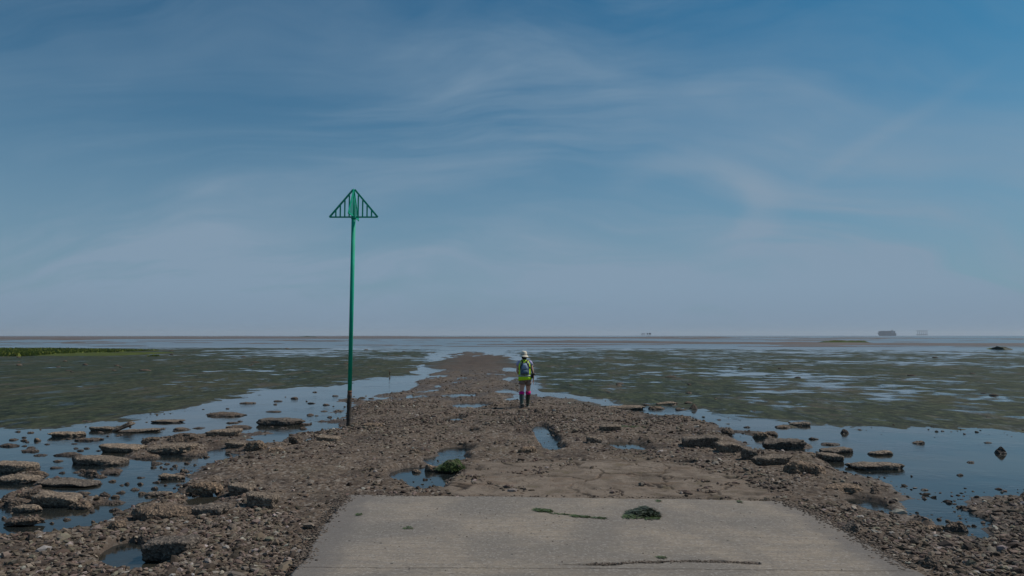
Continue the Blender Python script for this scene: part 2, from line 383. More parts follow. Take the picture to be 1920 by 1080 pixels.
    return h, weed * (1 - f), np.maximum(sand * f, 0), crk, rub * near, mud, sandbank * ss(40, 60, D), cell, np.maximum(thin, np.maximum(.6 * thin2, .5 * pit)) * crk, L

def mesh_from_np(name, V, Fq, smooth=True):
    me = bpy.data.meshes.new(name)
    nv, nf, k = len(V), len(Fq), Fq.shape[1]
    me.vertices.add(nv); me.vertices.foreach_set('co', np.asarray(V, np.float32).ravel())
    me.loops.add(nf * k); me.loops.foreach_set('vertex_index', np.asarray(Fq, np.int32).ravel())
    me.polygons.add(nf); me.polygons.foreach_set('loop_start', np.arange(0, nf * k, k, dtype=np.int32))
    me.polygons.foreach_set('loop_total', np.full(nf, k, np.int32))
    me.polygons.foreach_set('use_smooth', np.full(nf, smooth, bool))
    me.update(calc_edges=True); me.validate()
    return me
def add_attr(me, name, rgb):
    a = me.color_attributes.new(name, 'FLOAT_COLOR', 'POINT')
    c = np.ones((len(me.vertices), 4), np.float32); c[:, :3] = np.stack(rgb, 1) if isinstance(rgb, (list, tuple)) else rgb
    a.data.foreach_set('color', c.ravel())
def link(name, me, mat=None, parent=None):
    o = bpy.data.objects.new(name, me); COL.objects.link(o)
    if mat is not None and len(me.materials) == 0: me.materials.append(mat)
    if parent is not None: o.parent = parent
    return o
def tag(o, label=None, cat=None, group=None, kind=None):
    if label: o['label'] = label
    if cat: o['category'] = cat
    if group: o['group'] = group
    if kind: o['kind'] = kind
    return o
def empty(name, loc=(0, 0, 0), rz=0):
    o = bpy.data.objects.new(name, None); COL.objects.link(o); o.location = loc; o.rotation_euler = (0, 0, rz)
    o.empty_display_size = .1
    return o

# ------------------------------------------------------------------ materials
def mat(name):
    m = bpy.data.materials.new(name); m.use_nodes = True
    b = m.node_tree.nodes['Principled BSDF']
    return m, G_(m.node_tree), b
def simple(name, col, rough=.6, spec=.5, var=.15, scale=20, metal=0, bump=.0, bs=60):
    m, g, b = mat(name)
    tcx = g.new('ShaderNodeTexCoord').outputs['Object']
    n = g.noise(tcx, scale, 4)
    c = g.mix(n, tuple(v * (1 - var) for v in col) + (1,), tuple(min(1, v * (1 + var)) for v in col) + (1,))
    g.l.new(c, b.inputs['Base Color']); b.inputs['Roughness'].default_value = rough
    b.inputs['Specular IOR Level'].default_value = spec; b.inputs['Metallic'].default_value = metal
    if bump:
        bp = g.new('ShaderNodeBump'); bp.inputs['Strength'].default_value = bump; bp.inputs['Distance'].default_value = .01
        g.l.new(g.noise(tcx, bs, 5), bp.inputs['Height']); g.l.new(bp.outputs[0], b.inputs['Normal'])
    return m

# ground
M_ground, g, b = mat('ground')
geo = g.new('ShaderNodeNewGeometry'); P = geo.outputs['Position']
sz = g.new('ShaderNodeSeparateXYZ'); g.l.new(P, sz.inputs[0])
A = g.new('ShaderNodeAttribute', attribute_name='zone_a'); B = g.new('ShaderNodeAttribute', attribute_name='zone_b'); C = g.new('ShaderNodeAttribute', attribute_name='zone_c')
def sep3(n):
    s = g.new('ShaderNodeSeparateColor'); g.l.new(n.outputs['Color'], s.inputs[0]); return s.outputs
weed_, sand_, crk_ = sep3(A)[:3]
rub_, mud_, bank_ = sep3(B)[:3]
cell_, crack_, _L = sep3(C)[:3]
vx = g.voro(P, 26, 'Color'); vs = g.new('ShaderNodeSeparateColor'); g.l.new(vx, vs.inputs[0])
nlow = g.noise(P, .45, 4); nmid = g.noise(P, 3.2, 5, .6); nhi = g.noise(P, 38, 4, .65)
# rubble: brown, dark wet and pale barnacled stones, shell chips
rc = g.mix(cell_, (0.050, 0.035, 0.026, 1), (0.170, 0.128, 0.094, 1))
rc = g.mix(g.ramp(vs.outputs[0], .55, .95), rc, (0.20, 0.155, 0.118, 1))
rc = g.mix(g.math('MULTIPLY', g.ramp(vs.outputs[1], .72, .98), .6), rc, (0.36, 0.32, 0.27, 1))
rc = g.mix(g.math('MULTIPLY', g.ramp(nmid, .48, .72), .65), rc, (0.055, 0.044, 0.036, 1))
rc = g.mix(g.math('MULTIPLY', g.ramp(g.noise(P, 1.1, 4), .52, .7), .35), rc, (0.16, 0.13, 0.085, 1))
rc = g.mix(g.math('MULTIPLY', g.ramp(g.noise(P, .7, 5, .65), .52, .66), .42), rc, g.mix(nhi, (0.070, 0.050, 0.036, 1), (0.145, 0.108, 0.080, 1)))
rc = g.mix(g.math('MULTIPLY', g.ramp(g.noise(g.mapping(P, loc=(4, 9, 0)), .55, 5, .65), .54, .66), .6), rc, (0.050, 0.038, 0.032, 1))
mudc = g.mix(g.ramp(g.noise(P, 1.6, 6, .7), .35, .65), (0.060, 0.047, 0.037, 1), (0.140, 0.112, 0.090, 1))
rc = g.mix(1.0, rc, (.80, .81, .84, 1), 'MULTIPLY')
col = g.mix(rub_, mudc, rc)
# far sand and the brown bank
sc_ = g.mix(g.noise(g.mapping(P, sc=(.12, .03, 1)), 1, 4), (0.075, 0.058, 0.052, 1), (0.19, 0.15, 0.135, 1))
col = g.mix(g.math('MAXIMUM', sand_, 0.0), col, sc_)
col = g.mix(bank_, col, g.mix(g.noise(g.mapping(P, sc=(.8, .2, 1)), 1, 5, .75), (0.035, 0.027, 0.023, 1), (0.125, 0.098, 0.082, 1)))
# weed: dark green leaves over mud
wn1 = g.noise(g.mapping(P, sc=(.16, .05, 1)), 1, 5, .7); wn2 = g.noise(g.mapping(P, sc=(1.5, .45, 1)), 1, 7, .75); wn3 = g.noise(P, 14, 4, .7)
wc_ = g.mix(g.ramp(wn2, .3, .7), (0.008, 0.016, 0.012, 1), (0.050, 0.063, 0.030, 1))
wc_ = g.mix(g.math('MULTIPLY', g.ramp(wn1, .46, .62), .6), wc_, (0.064, 0.060, 0.032, 1))
wn4 = g.noise(g.mapping(P, sc=(4.2, 1.9, 1)), 1, 5, .75)
wc_ = g.mix(g.math('MULTIPLY', g.ramp(wn4, .50, .60), .65), wc_, (0.006, 0.010, 0.007, 1))
wc_ = g.mix(g.math('MULTIPLY', g.math('SUBTRACT', 1.0, g.ramp(wn4, .38, .46)), .7), wc_, (0.095, 0.105, 0.055, 1))
wc_ = g.mix(g.math('MULTIPLY', g.ramp(wn3, .52, .72), .55), wc_, (0.085, 0.075, 0.062, 1))
wc_ = g.mix(g.math('MULTIPLY', g.ramp(g.noise(g.mapping(P, loc=(5, 2, 0), sc=(.5, .14, 1)), 1, 5, .7), .54, .66), .5), wc_, (0.10, 0.078, 0.06, 1))
col = g.mix(weed_, col, wc_)
# broken concrete
cc = g.mix(nlow, (0.155, 0.122, 0.095, 1), (0.225, 0.185, 0.148, 1))
cc = g.mix(g.math('MULTIPLY', g.ramp(nmid, .42, .62), .75), cc, (0.115, 0.09, 0.07, 1))
cc = g.mix(g.math('MULTIPLY', g.ramp(g.noise(g.mapping(P, sc=(.9, 2.2, 1)), 1.3, 6, .7), .52, .62), .6), cc, (0.15, 0.105, 0.075, 1))
cc = g.mix(g.math('MULTIPLY', g.ramp(vs.outputs[2], .6, .9), .4), cc, (0.13, 0.105, 0.09, 1))
cc = g.mix(g.math('MULTIPLY', g.ramp(g.noise(P, 1.6, 5, .7), .55, .72), .5), cc, (0.12, 0.105, 0.05, 1))
cc = g.mix(crack_, cc, (0.045, 0.035, 0.028, 1))
col = g.mix(crk_, col, cc)
# wetness near the water table
wet = g.math('SUBTRACT', 1.0, g.ramp(g.math('ADD', sz.outputs[2], g.math('MULTIPLY', g.math('SUBTRACT', nlow, .5), .18)), 0.015, 0.085))
wet = g.math('MULTIPLY', wet, g.math('SUBTRACT', 1.0, weed_))
wet = g.math('MULTIPLY', wet, g.math('SUBTRACT', 1.0, g.math('MAXIMUM', sand_, bank_)))
col = g.mix(g.math('MULTIPLY', wet, .55), col, g.mix(1.0, col, (.5, .45, .42, 1), 'MULTIPLY'))
# sheets of standing water caught in the weed and on the far sand (flat, mirror-like film)
fa = g.noise(g.mapping(P, sc=(.55, .62, 1)), 1.0, 5, .6, .4)
fb = g.noise(g.mapping(P, sc=(.10, .075, 1)), 1.0, 5, .65, .3)
fc = g.noise(g.mapping(P, loc=(31, 7, 0), sc=(.030, .012, 1)), 1.0, 3, .5)
side = g.ramp(g.math('DIVIDE', sz.outputs[0], g.math('MAXIMUM', sz.outputs[1], 1.0)), -.12, .5, .020, .040)
far_ = g.ramp(sz.outputs[1], 35, 140, 0.0, .075)
fsum = g.math('SUBTRACT', g.math('ADD', g.math('ADD', g.math('MULTIPLY', fa, .75), g.math('MULTIPLY', fb, .65)), g.math('MULTIPLY', fc, .45)), .425)
fsum = g.math('ADD', g.math('ADD', fsum, side), far_)
fs_ = g.math('ADD', g.noise(g.mapping(P, loc=(9, 4, 0), sc=(.8, .30, 1)), 1.0, 6, .75, .3), g.math('MULTIPLY', side, .6))
fsum = g.math('ADD', fsum, g.math('MULTIPLY', g.math('SUBTRACT', 1.0, g.ramp(weed_, .76, .99)), .085))
film = g.math('MAXIMUM', g.ramp(fsum, .575, .65), g.math('MULTIPLY', g.ramp(fs_, .56, .66), .55))
film = g.math('MULTIPLY', film, g.math('MAXIMUM', weed_, g.math('MULTIPLY', sand_, .35)))
col = g.mix(g.math('MULTIPLY', film, .85), col, (0.03, 0.032, 0.028, 1))
g.l.new(col, b.inputs['Base Color'])
ro = g.fmix(wet, .92, .62); ro = g.fmix(weed_, ro, .75); ro = g.fmix(film, ro, .07)
g.l.new(ro, b.inputs['Roughness'])
sp = g.fmix(g.math('MAXIMUM', film, g.math('MULTIPLY', wet, .3)), .12, .5)
g.l.new(sp, b.inputs['Specular IOR Level'])
bh = g.math('ADD', g.math('MULTIPLY', nhi, .012), g.math('MULTIPLY', vs.outputs[0], .006))
bh = g.math('ADD', bh, g.math('MULTIPLY', g.math('MULTIPLY', wn3, weed_), .03))
bh = g.math('MULTIPLY', bh, g.math('SUBTRACT', 1.0, film))
bp = g.new('ShaderNodeBump'); bp.inputs['Strength'].default_value = .9; bp.inputs['Distance'].default_value = 1.0
g.l.new(bh, bp.inputs['Height']); g.l.new(bp.outputs[0], b.inputs['Normal'])

# water
M_water, g, b = mat('water')
P = g.new('ShaderNodeNewGeometry').outputs['Position']
sz = g.new('ShaderNodeSeparateXYZ'); g.l.new(P, sz.inputs[0])
wa = g.noise(P, .35, 4, .6)
g.l.new(g.mix(g.ramp(wa, .40, .66), (0.006, 0.011, 0.014, 1), (0.032, 0.030, 0.023, 1)), b.inputs['Base Color'])
b.inputs['IOR'].default_value = 1.333
rr = g.ramp(sz.outputs[1], 20, 200, .045, .16)
rr = g.math('ADD', rr, g.math('MULTIPLY', g.ramp(g.noise(g.mapping(P, sc=(.3, .8, 1)), 1, 4, .6), .5, .7), .06))
g.l.new(rr, b.inputs['Roughness'])
bp = g.new('ShaderNodeBump'); bp.inputs['Strength'].default_value = .35; bp.inputs['Distance'].default_value = .02
rip = g.math('ADD', g.math('MULTIPLY', g.noise(g.mapping(P, sc=(1, 1.8, 1)), 5, 4, .6, .5), g.ramp(g.noise(P, .5, 3), .4, .65)), g.math('MULTIPLY', g.noise(P, 18, 2), .12))
g.l.new(rip, bp.inputs['Height']); g.l.new(bp.outputs[0], b.inputs['Normal'])

# rocks (shared by every rock, varied by object)
def rock_mat(name, c_lo, c_hi, dark=(0.035, 0.028, 0.024), moss=0.0):
    m, g, b = mat(name)
    P = g.new('ShaderNodeNewGeometry').outputs['Position']; oi = g.new('ShaderNodeObjectInfo').outputs['Random']
    nrm = g.new('ShaderNodeNewGeometry').outputs['Normal']
    sz = g.new('ShaderNodeSeparateXYZ'); g.l.new(P, sz.inputs[0])
    v = g.new('ShaderNodeSeparateColor'); g.l.new(g.voro(P, 42, 'Color'), v.inputs[0])
    n = g.noise(P, 7, 5, .65); n2 = g.noise(P, 30, 4, .6)
    c = g.mix(n, c_lo + (1,), c_hi + (1,))
    c = g.mix(g.math('MULTIPLY', g.ramp(v.outputs[0], .6, .95), .6), c, tuple(min(1, q * 1.7) for q in c_hi) + (1,))
    c = g.mix(g.math('MULTIPLY', g.ramp(v.outputs[1], .55, .9), .7), c, dark + (1,))
    c = g.mix(1.0, c, g.mix(oi, (.62, .63, .66, 1), (1.28, 1.20, 1.10, 1)), 'MULTIPLY')
    if moss: c = g.mix(g.math('MULTIPLY', g.ramp(n, .35, .6), moss), c, (0.045, 0.075, 0.018, 1))
    wet = g.math('SUBTRACT', 1.0, g.ramp(g.math('ADD', sz.outputs[2], g.math('MULTIPLY', g.math('SUBTRACT', n, .5), .10)), 0.005, 0.06))
    c = g.mix(g.math('MULTIPLY', wet, .75), c, dark + (1,))
    g.l.new(c, b.inputs['Base Color'])
    g.l.new(g.fmix(wet, .9, .45), b.inputs['Roughness']); b.inputs['Specular IOR Level'].default_value = .3
    h = g.math('ADD', g.math('MULTIPLY', n2, .022), g.math('MULTIPLY', g.voro(P, 42), .016))
    bp = g.new('ShaderNodeBump'); bp.inputs['Strength'].default_value = .9; bp.inputs['Distance'].default_value = 1.0
    g.l.new(h, bp.inputs['Height']); g.l.new(bp.outputs[0], b.inputs['Normal'])
    return m
M_rock = rock_mat('barnacled_rock', (0.095, 0.069, 0.050), (0.20, 0.152, 0.112))
M_pale = rock_mat('pale_concrete_rock', (0.125, 0.098, 0.074), (0.24, 0.195, 0.152))
M_darkrock = rock_mat('dark_rock', (0.055, 0.042, 0.034), (0.12, 0.095, 0.075))
M_mossrock = rock_mat('weedy_rock', (0.06, 0.05, 0.035), (0.12, 0.10, 0.07), moss=.9)
M_peb, g, b = mat('pebble')
at = g.new('ShaderNodeAttribute', attribute_name='tint')
P = g.new('ShaderNodeNewGeometry').outputs['Position']
g.l.new(g.mix(1.0, at.outputs['Color'], g.mix(g.noise(P, 70, 3), (.7, .7, .7, 1), (1.25, 1.25, 1.25, 1)), 'MULTIPLY'), b.inputs['Base Color'])
b.inputs['Roughness'].default_value = .85; b.inputs['Specular IOR Level'].default_value = .3

# concrete slab
M_conc, g, b = mat('concrete')
P = g.new('ShaderNodeNewGeometry').outputs['Position']
sx = g.new('ShaderNodeSeparateXYZ'); g.l.new(P, sx.inputs[0])
n1 = g.noise(P, .55, 5, .6, .4); n2 = g.noise(g.mapping(P, sc=(1.2, 9, 1)), 1.5, 5, .7); n3 = g.noise(P, 55, 3, .7); n4 = g.noise(P, 4, 5, .6)
v = g.new('ShaderNodeSeparateColor'); g.l.new(g.voro(P, 48, 'Color'), v.inputs[0])
v2 = g.new('ShaderNodeSeparateColor'); g.l.new(g.voro(P, 9, 'Color'), v2.inputs[0])
c = g.mix(g.ramp(n1, .38, .62), (0.165, 0.145, 0.124, 1), (0.262, 0.217, 0.168, 1))
c = g.mix(g.math('MULTIPLY', g.ramp(n2, .40, .62), .5), c, (0.155, 0.138, 0.122, 1))
c = g.mix(g.math('MULTIPLY', g.ramp(sx.outputs[0], .4, -2.6), .30), c, (0.165, 0.155, 0.148, 1))
c = g.mix(g.math('MULTIPLY', g.ramp(g.noise(g.mapping(P, sc=(.5, 1.6, 1)), 1.4, 7, .7, .6), .50, .62), .32), c, (0.165, 0.145, 0.118, 1))
c = g.mix(g.math('MULTIPLY', g.ramp(n4, .5, .75), .22), c, (0.17, 0.152, 0.12, 1))
c = g.mix(g.math('MULTIPLY', g.ramp(v.outputs[0], .70, .95), .32), c, (0.36, 0.335, 0.31, 1))
c = g.mix(g.math('MULTIPLY', g.ramp(v.outputs[1], .75, .95), .38), c, (0.10, 0.088, 0.078, 1))
sp1 = g.math('MULTIPLY', g.math('LESS_THAN', g.voro(P, 9), .13), g.math('GREATER_THAN', v2.outputs[0], .93))
c = g.mix(sp1, c, (0.045, 0.04, 0.035, 1))
ed = g.new('ShaderNodeAttribute', attribute_name='edge'); 
es = g.new('ShaderNodeSeparateColor'); g.l.new(ed.outputs['Color'], es.inputs[0])
c = g.mix(g.math('MULTIPLY', g.ramp(g.math('ADD', es.outputs[0], g.math('MULTIPLY', g.math('SUBTRACT', n4, .5), .9)), .45, .85), .62), c, (0.125, 0.112, 0.104, 1))
c = g.mix(es.outputs[1], c, (0.05, 0.042, 0.036, 1))
g.l.new(c, b.inputs['Base Color']); b.inputs['Roughness'].default_value = .88; b.inputs['Specular IOR Level'].default_value = .3
h = g.math('ADD', g.math('MULTIPLY', n3, .006), g.math('MULTIPLY', g.noise(g.mapping(P, sc=(1.5, 24, 1)), 3, 3), .008))
bp = g.new('ShaderNodeBump'); bp.inputs['Strength'].default_value = .8; bp.inputs['Distance'].default_value = 1.0
g.l.new(h, bp.inputs['Height']); g.l.new(bp.outputs[0], b.inputs['Normal'])

# ------------------------------------------------------------------ ground sheet
q = np.concatenate([np.linspace(560, 470, 60, endpoint=False), np.linspace(470, 0.35, 950)])
Yr = CAM_H * F / q
Yr = np.concatenate([np.linspace(-14, Yr[0] - .1, 30), Yr, [11800]])
NX = 1500
u = np.linspace(-1, 1, NX); u = u * (.62 + .38 * np.abs(u) ** 1.5)
X = np.clip(u[None, :] * (5.0 + 1.02 * np.abs(Yr[:, None])), -12500, 12500) ; Y = np.repeat(Yr[:, None], NX, 1)
fld = ground_fields(X.ravel(), Y.ravel())
H_ = fld[0]
nr = len(Yr)
idx = np.arange(nr * NX).reshape(nr, NX)
Fq = np.stack([idx[:-1, :-1], idx[:-1, 1:], idx[1:, 1:], idx[1:, :-1]], -1).reshape(-1, 4)
me = mesh_from_np('ground', np.stack([X.ravel(), Y.ravel(), H_], 1), Fq)
add_attr(me, 'zone_a', [fld[1], fld[2], fld[3]])
add_attr(me, 'zone_b', [fld[4], fld[5], fld[6]])
add_attr(me, 'zone_c', [fld[7], fld[8], fld[9]])
o = link('ground', me, M_ground); tag(o, kind='structure', label='brown rubble causeway and green weedy tidal mud flats')
del X, Y, Fq
def hz(x, y):
    return float(ground_fields(np.array([x]), np.array([y]))[0][0])

me = bpy.data.meshes.new('water')
me.from_pydata([(-12600, -14, 0), (12600, -14, 0), (12600, 12500, 0), (-12600, 12500, 0)], [], [(0, 1, 2, 3)])
o = link('water', me, M_water); tag(o, kind='structure', label='still shallow tidal water reflecting the sky')

# ------------------------------------------------------------------ concrete slabs
def slab(name, left, right, top, label, thick=.22, nu=520, nv=260, joint=None, seed=0, edge_l=1, edge_r=1):
    lp = np.array([GP(a, b_, top) for a, b_ in left]); rp = np.array([GP(a, b_, top) for a, b_ in right])
    v = np.linspace(0, 1, nv); u = np.linspace(0, 1, nu)
    def par(p):
        s = np.concatenate([[0], np.cumsum(np.hypot(*np.diff(p, axis=0).T))]); s /= s[-1]
        return np.interp(v, s, p[:, 0]), np.interp(v, s, p[:, 1])
    lx, ly = par(lp); rx, ry = par(rp)
    lx = lx + fbm2(ly * 4, ly * 0 + seed, 5, 5, .6) * .06; rx = rx + fbm2(ry * 4, ry * 0 + 7 + seed, 5, 6, .6) * .07
    Xs = lx[:, None] * (1 - u) + rx[:, None] * u; Ys = ly[:, None] * (1 - u) + ry[:, None] * u
    Ys = Ys + (v[:, None] ** 8) * fbm2(Xs * 2.2, Xs * 0 + seed, 4, 9) * .05 + ((1 - v[:, None]) ** 8) * fbm2(Xs * 1.6, Xs * 0 + seed + 3, 5, 10, .6) * .035
    z = top + fbm2(Xs * .6, Ys * .6, 3, 12) * .006 + fbm2(Xs * 12, Ys * 12, 3, 14) * .0016
    eu = np.minimum(u[None, :] * 6 , (1 - u[None, :]) * 6 ); ev = (1 - v[:, None]) * 3
    e = np.minimum(eu, ev + 0 * eu)
    z = z - ss(.035, 0, eu + 0 * ev) * (.02 + .02 * vn2(Xs * 6, Ys * 6, 3)) - ss(.03, 0, ev + 0 * eu) * .006
    edge = ss(.9, .0, eu + 0 * ev)
    crackm = np.zeros_like(Xs)
    if joint is not None:
        jx = np.array([GP(a, b_, top) for a, b_ in joint])
        for k in range(len(jx) - 1):
            pass
        yy = np.interp(Xs, jx[:, 0], jx[:, 1], left=1e3, right=1e3) + fbm2(Xs * 7, Xs * 0, 4, 33) * .035
        wd = .018 + .03 * np.clip(fbm2(Xs * 5, Xs * 0 + 4, 3, 34) + .4, 0, 1)
        crackm = ss(1.0, .5, np.abs(Ys - yy) / wd)
        z = z - crackm * .03
    nvv = nu * nv
    V = np.stack([Xs.ravel(), Ys.ravel(), z.ravel()], 1)
    idx = np.arange(nvv).reshape(nv, nu)
    Q = np.stack([idx[:-1, :-1], idx[:-1, 1:], idx[1:, 1:], idx[1:, :-1]], -1).reshape(-1, 4)
    loop = np.concatenate([idx[0, :], idx[1:, -1], idx[-1, ::-1][1:], idx[::-1, 0][1:-1]])
    B_ = V[loop].copy(); B_[:, 2] = top - thick
    bi = nvv + np.arange(len(loop)); nx = np.roll(np.arange(len(loop)), -1)
    S = np.stack([loop, bi, bi[nx], loop[nx]], 1)
    me = mesh_from_np(name, np.concatenate([V, B_]), np.concatenate([Q, S]))
    ed = np.concatenate([edge.ravel(), np.ones(len(loop))]); ck = np.concatenate([crackm.ravel(), np.zeros(len(loop))])
    add_attr(me, 'edge', [ed, ck, ed * 0])
    o = link(name, me, M_conc); tag(o, kind='structure', label=label); return o
ZT = .145
slab('concrete_path', [(556, 1063), (575, 1030), (604, 985), (632, 948), (652, 927)], [(1712, 1070), (1640, 1025), (1580, 990), (1520, 958), (1470, 938)], ZT,
     'worn pale concrete slab at the head of the causeway', joint=[(1045, 1060), (1120, 1058), (1200, 1055), (1300, 1052), (1425, 1056)])
slab('concrete_path', [(430, 1500), (470, 1240), (500, 1150), (556, 1058)], [(2500, 1500), (2050, 1240), (1880, 1150), (1700, 1062)], ZT - .004,
     'nearer concrete slab beyond the narrow joint at the bottom edge', seed=20)

# ------------------------------------------------------------------ rocks
_ico = {}
def ico(sub):
    if sub not in _ico:
        bm = bmesh.new(); bmesh.ops.create_icosphere(bm, subdivisions=sub, radius=1)
        _ico[sub] = (np.array([v.co[:] for v in bm.verts]), np.array([[v.index for v in f.verts] for f in bm.faces])); bm.free()
    return _ico[sub]
def rock_mesh(name, w, d, h, k=3.5, seed=0, sub=4, rough=1.0, wedge=0.0, taper=.12):
    """w,d: plan size, h: height of the whole stone; origin at its centre"""
    V, Fc = ico(sub); V = V.copy()
    r = (np.abs(V) ** k).sum(1) ** (1 / k); V = V / r[:, None]
    so = np.array([seed * 1.37, seed * .71, seed * 2.13])
    s = min(w, d)
    n_lo = fbm3(V + so, 1.1, 3, seed)
    V = V * (1 + .30 * rough * n_lo)[:, None]
    V[:, :2] *= (1 + .22 * rough * fbm3(np.concatenate([V[:, :2] * 1.5, V[:, 2:] * .1], 1) + so, 1.2, 3, seed + 31))[:, None]
    V[:, 0] *= 1 + .10 * fbm3(V * [.1, 1.6, .1] + so, 1.3, 2, seed + 5)
    V *= np.array([w / 2, d / 2, h / 2])
    V[:, 2] += V[:, 0] / (w / 2) * wedge * h / 2 * (V[:, 2] > -h * .1)
    t = 1 - taper * (V[:, 2] / (h / 2)); V[:, 0] *= t; V[:, 1] *= t
    mt = V + so
    V[:, 2] += fbm3(mt, 7, 4, seed + 9, .6) * min(.035, h * .17) * rough
    V[:, 1] += fbm3(mt, 8, 4, seed + 12, .6) * min(.03, s * .09) * rough
    V[:, 0] += fbm3(mt, 8, 4, seed + 15, .6) * min(.03, s * .09) * rough
    return mesh_from_np(name, V, Fc, smooth=False if sub >= 4 else True)
rock_count = [0]
def rock(x0, x1, yt, yb, kind='l', label=None, group=None, name='rock', m=None, rz=None, cat='rock', deep=None):
    rock_count[0] += 1; sd = rock_count[0]
    rr_ = random.Random(sd * 31)
    xc = (x0 + x1) / 2
    gx, gy = GP(xc, yb, 0.0); z0 = max(0.0, hz(gx, gy + .1))
    gx, gy = GP(xc, yb, z0)
    s = gy / F; w = (x1 - x0) * s; Hp = yb - yt
    dpx = CAM_H * F / gy ** 2                       # pixels per metre of depth on the ground
    d = min(w * (.62 if kind != 's' else .5), Hp * .52 / dpx) if deep is None else deep
    d = max(d, w * .28)
    h = min(max((Hp - d * dpx * .8) * s * (.76 if kind in 'sl' else .9), .028 + w * .03), (.8 if kind != 'p' else .62) * w)
    if x1 - x0 < 30 and kind == 'l': h *= rr_.uniform(.55, .85)
    sink = .5 * h + .03
    k = {'l': 2.8, 's': 4.0, 'd': 6.5, 't': 5, 'p': 2.2}[kind]
    sub = 5 if w * F / gy > 44 else (4 if w * F / gy > 16 else 3)
    H = h + sink
    wedge = rr_.uniform(-.35, .35) if kind != 'd' else rr_.choice([-.2, .12])
    rough = {'l': 1.25, 's': .9, 'd': .5, 't': .6, 'p': 1.0}[kind]
    if kind == 't': H = .10 if w < .6 else .14
    me = rock_mesh(name, w, d, H, k, sd, sub, rough, wedge, taper=-.10 if kind in 'sd' else (.5 if kind == 'p' else .15))
    if m is None: m = {'l': M_rock, 's': M_pale, 'd': M_pale, 't': M_pale, 'p': M_darkrock}[kind]
    o = link(name, me, m)
    o.location = (gx, gy + d / 2, z0 + h - H / 2)
    o.rotation_euler = (0, 0, R(rr_.uniform(-9, 9)) if rz is None else R(rz))
    if kind == 't':
        o.rotation_euler = (0, R(-24), R(8)); o.location.z = z0 + h * .45
    tag(o, label, cat, group)
    return o

SM_L = ('small brown barnacled stone standing in the shallow water left of the causeway', 'small stones in the left shallows')
SM_R = ('small dark stone standing in the shallow water right of the causeway', 'small stones in the right shallows')
for r_ in ROCKS: rock(*r_)
SMALL_L = [(14,29,821,826),(37,48,820,827),(62,74,819,827),(46,64,835,841),(61,83,850,855),(88,114,873,879),(97,115,861,866),(139,164,916,927),(181,204,915,932),
 (206,222,924,934),(201,216,895,904),(-5,28,829,838),(365,383,813,819),(322,351,800,807),(354,382,799,804),(422,448,789,794),(450,475,752,757),(151,168,787,791),
 (512,527,749,753),(543,557,743,748),(576,591,753,757),(497,524,769,773),(562,580,791,797),(585,594,732,736),(73,77,803,806),(121,131,820,824),(130,143,829,833),
 (82,93,831,834),(142,155,842,846),(108,119,883,888),(118,134,923,930),(116,130,968,976),(254,270,890,897),(256,268,901,909),(240,260,913,920),(257,271,917,928),
 (280,294,908,918),(284,297,899,906),(306,318,865,871),(322,333,869,875),(335,352,876,886),(278,303,863,871),(344,356,866,870),(304,313,875,880),(315,324,875,880),
 (33,56,946,952),(385,397,866,871),(380,392,850,858),(556,566,784,788),(600,612,768,772),(575,588,774,779),(613,622,778,783),(560,575,800,805),(520,534,800,804),
 (604,618,755,760),(622,634,738,743),(672,684,742,747),(690,700,744,748),(648,658,748,752),(170,180,905,910),(222,232,906,911),(328,340,905,911),(345,358,920,928),(170,178,975,980),
 (1352+0,1,0,0)]
SMALL_L = [s for s in SMALL_L if s[1] > s[0]]
SMALL_R = [(1206,1221,755,760),(1267,1290,764,769),(1343,1355,784,788),(1378,1406,805,811),(1355,1375,801,811),(1520,1537,818,824),(1544,1576,830,835),(1848,1863,827,831),
 (1814,1828,863,868),(1796,1807,887,892),(1776,1789,938,945),(1729,1744,914,920),(1752,1756,930,933),(1530,1537,844,848),(1708,1713,892,894),(1472,1488,846,850),(1330,1342,790,795),
 (1185,1200,770,775),(1300,1312,792,797),(1395,1408,797,802),(1850,1862,780,784),(1765,1772,806,809),(1410,1418,768,771),(1105,1113,713,716),(1140,1150,762,765),(1640,1650,905,911)]
_used = set()
PREP = {'in', 'at', 'on', 'behind', 'below', 'beside', 'just', 'left', 'right', 'of', 'under', 'above', 'that', 'with', 'joined', 'cut', 'between', 'alone', 'near', 'farthest', 'nearest', 'standing', 'lying', 'farther', 'from', 'touching', 'ending', 'and', 'leaning', 'pointing'}
_full = [q[5].replace(',', '').split() for q in ROCKS]
def short_of(q):
    """the shortest opening of a rock's label that no other rock's label shares"""
    w_ = q[5].replace(',', '').split()
    for n_ in range(2, len(w_) + 1):
        if n_ < len(w_) and w_[n_] not in PREP: continue
        if sum(f_[:n_] == w_[:n_] for f_ in _full) == 1: return ' '.join(w_[:n_])
    return ' '.join(w_)
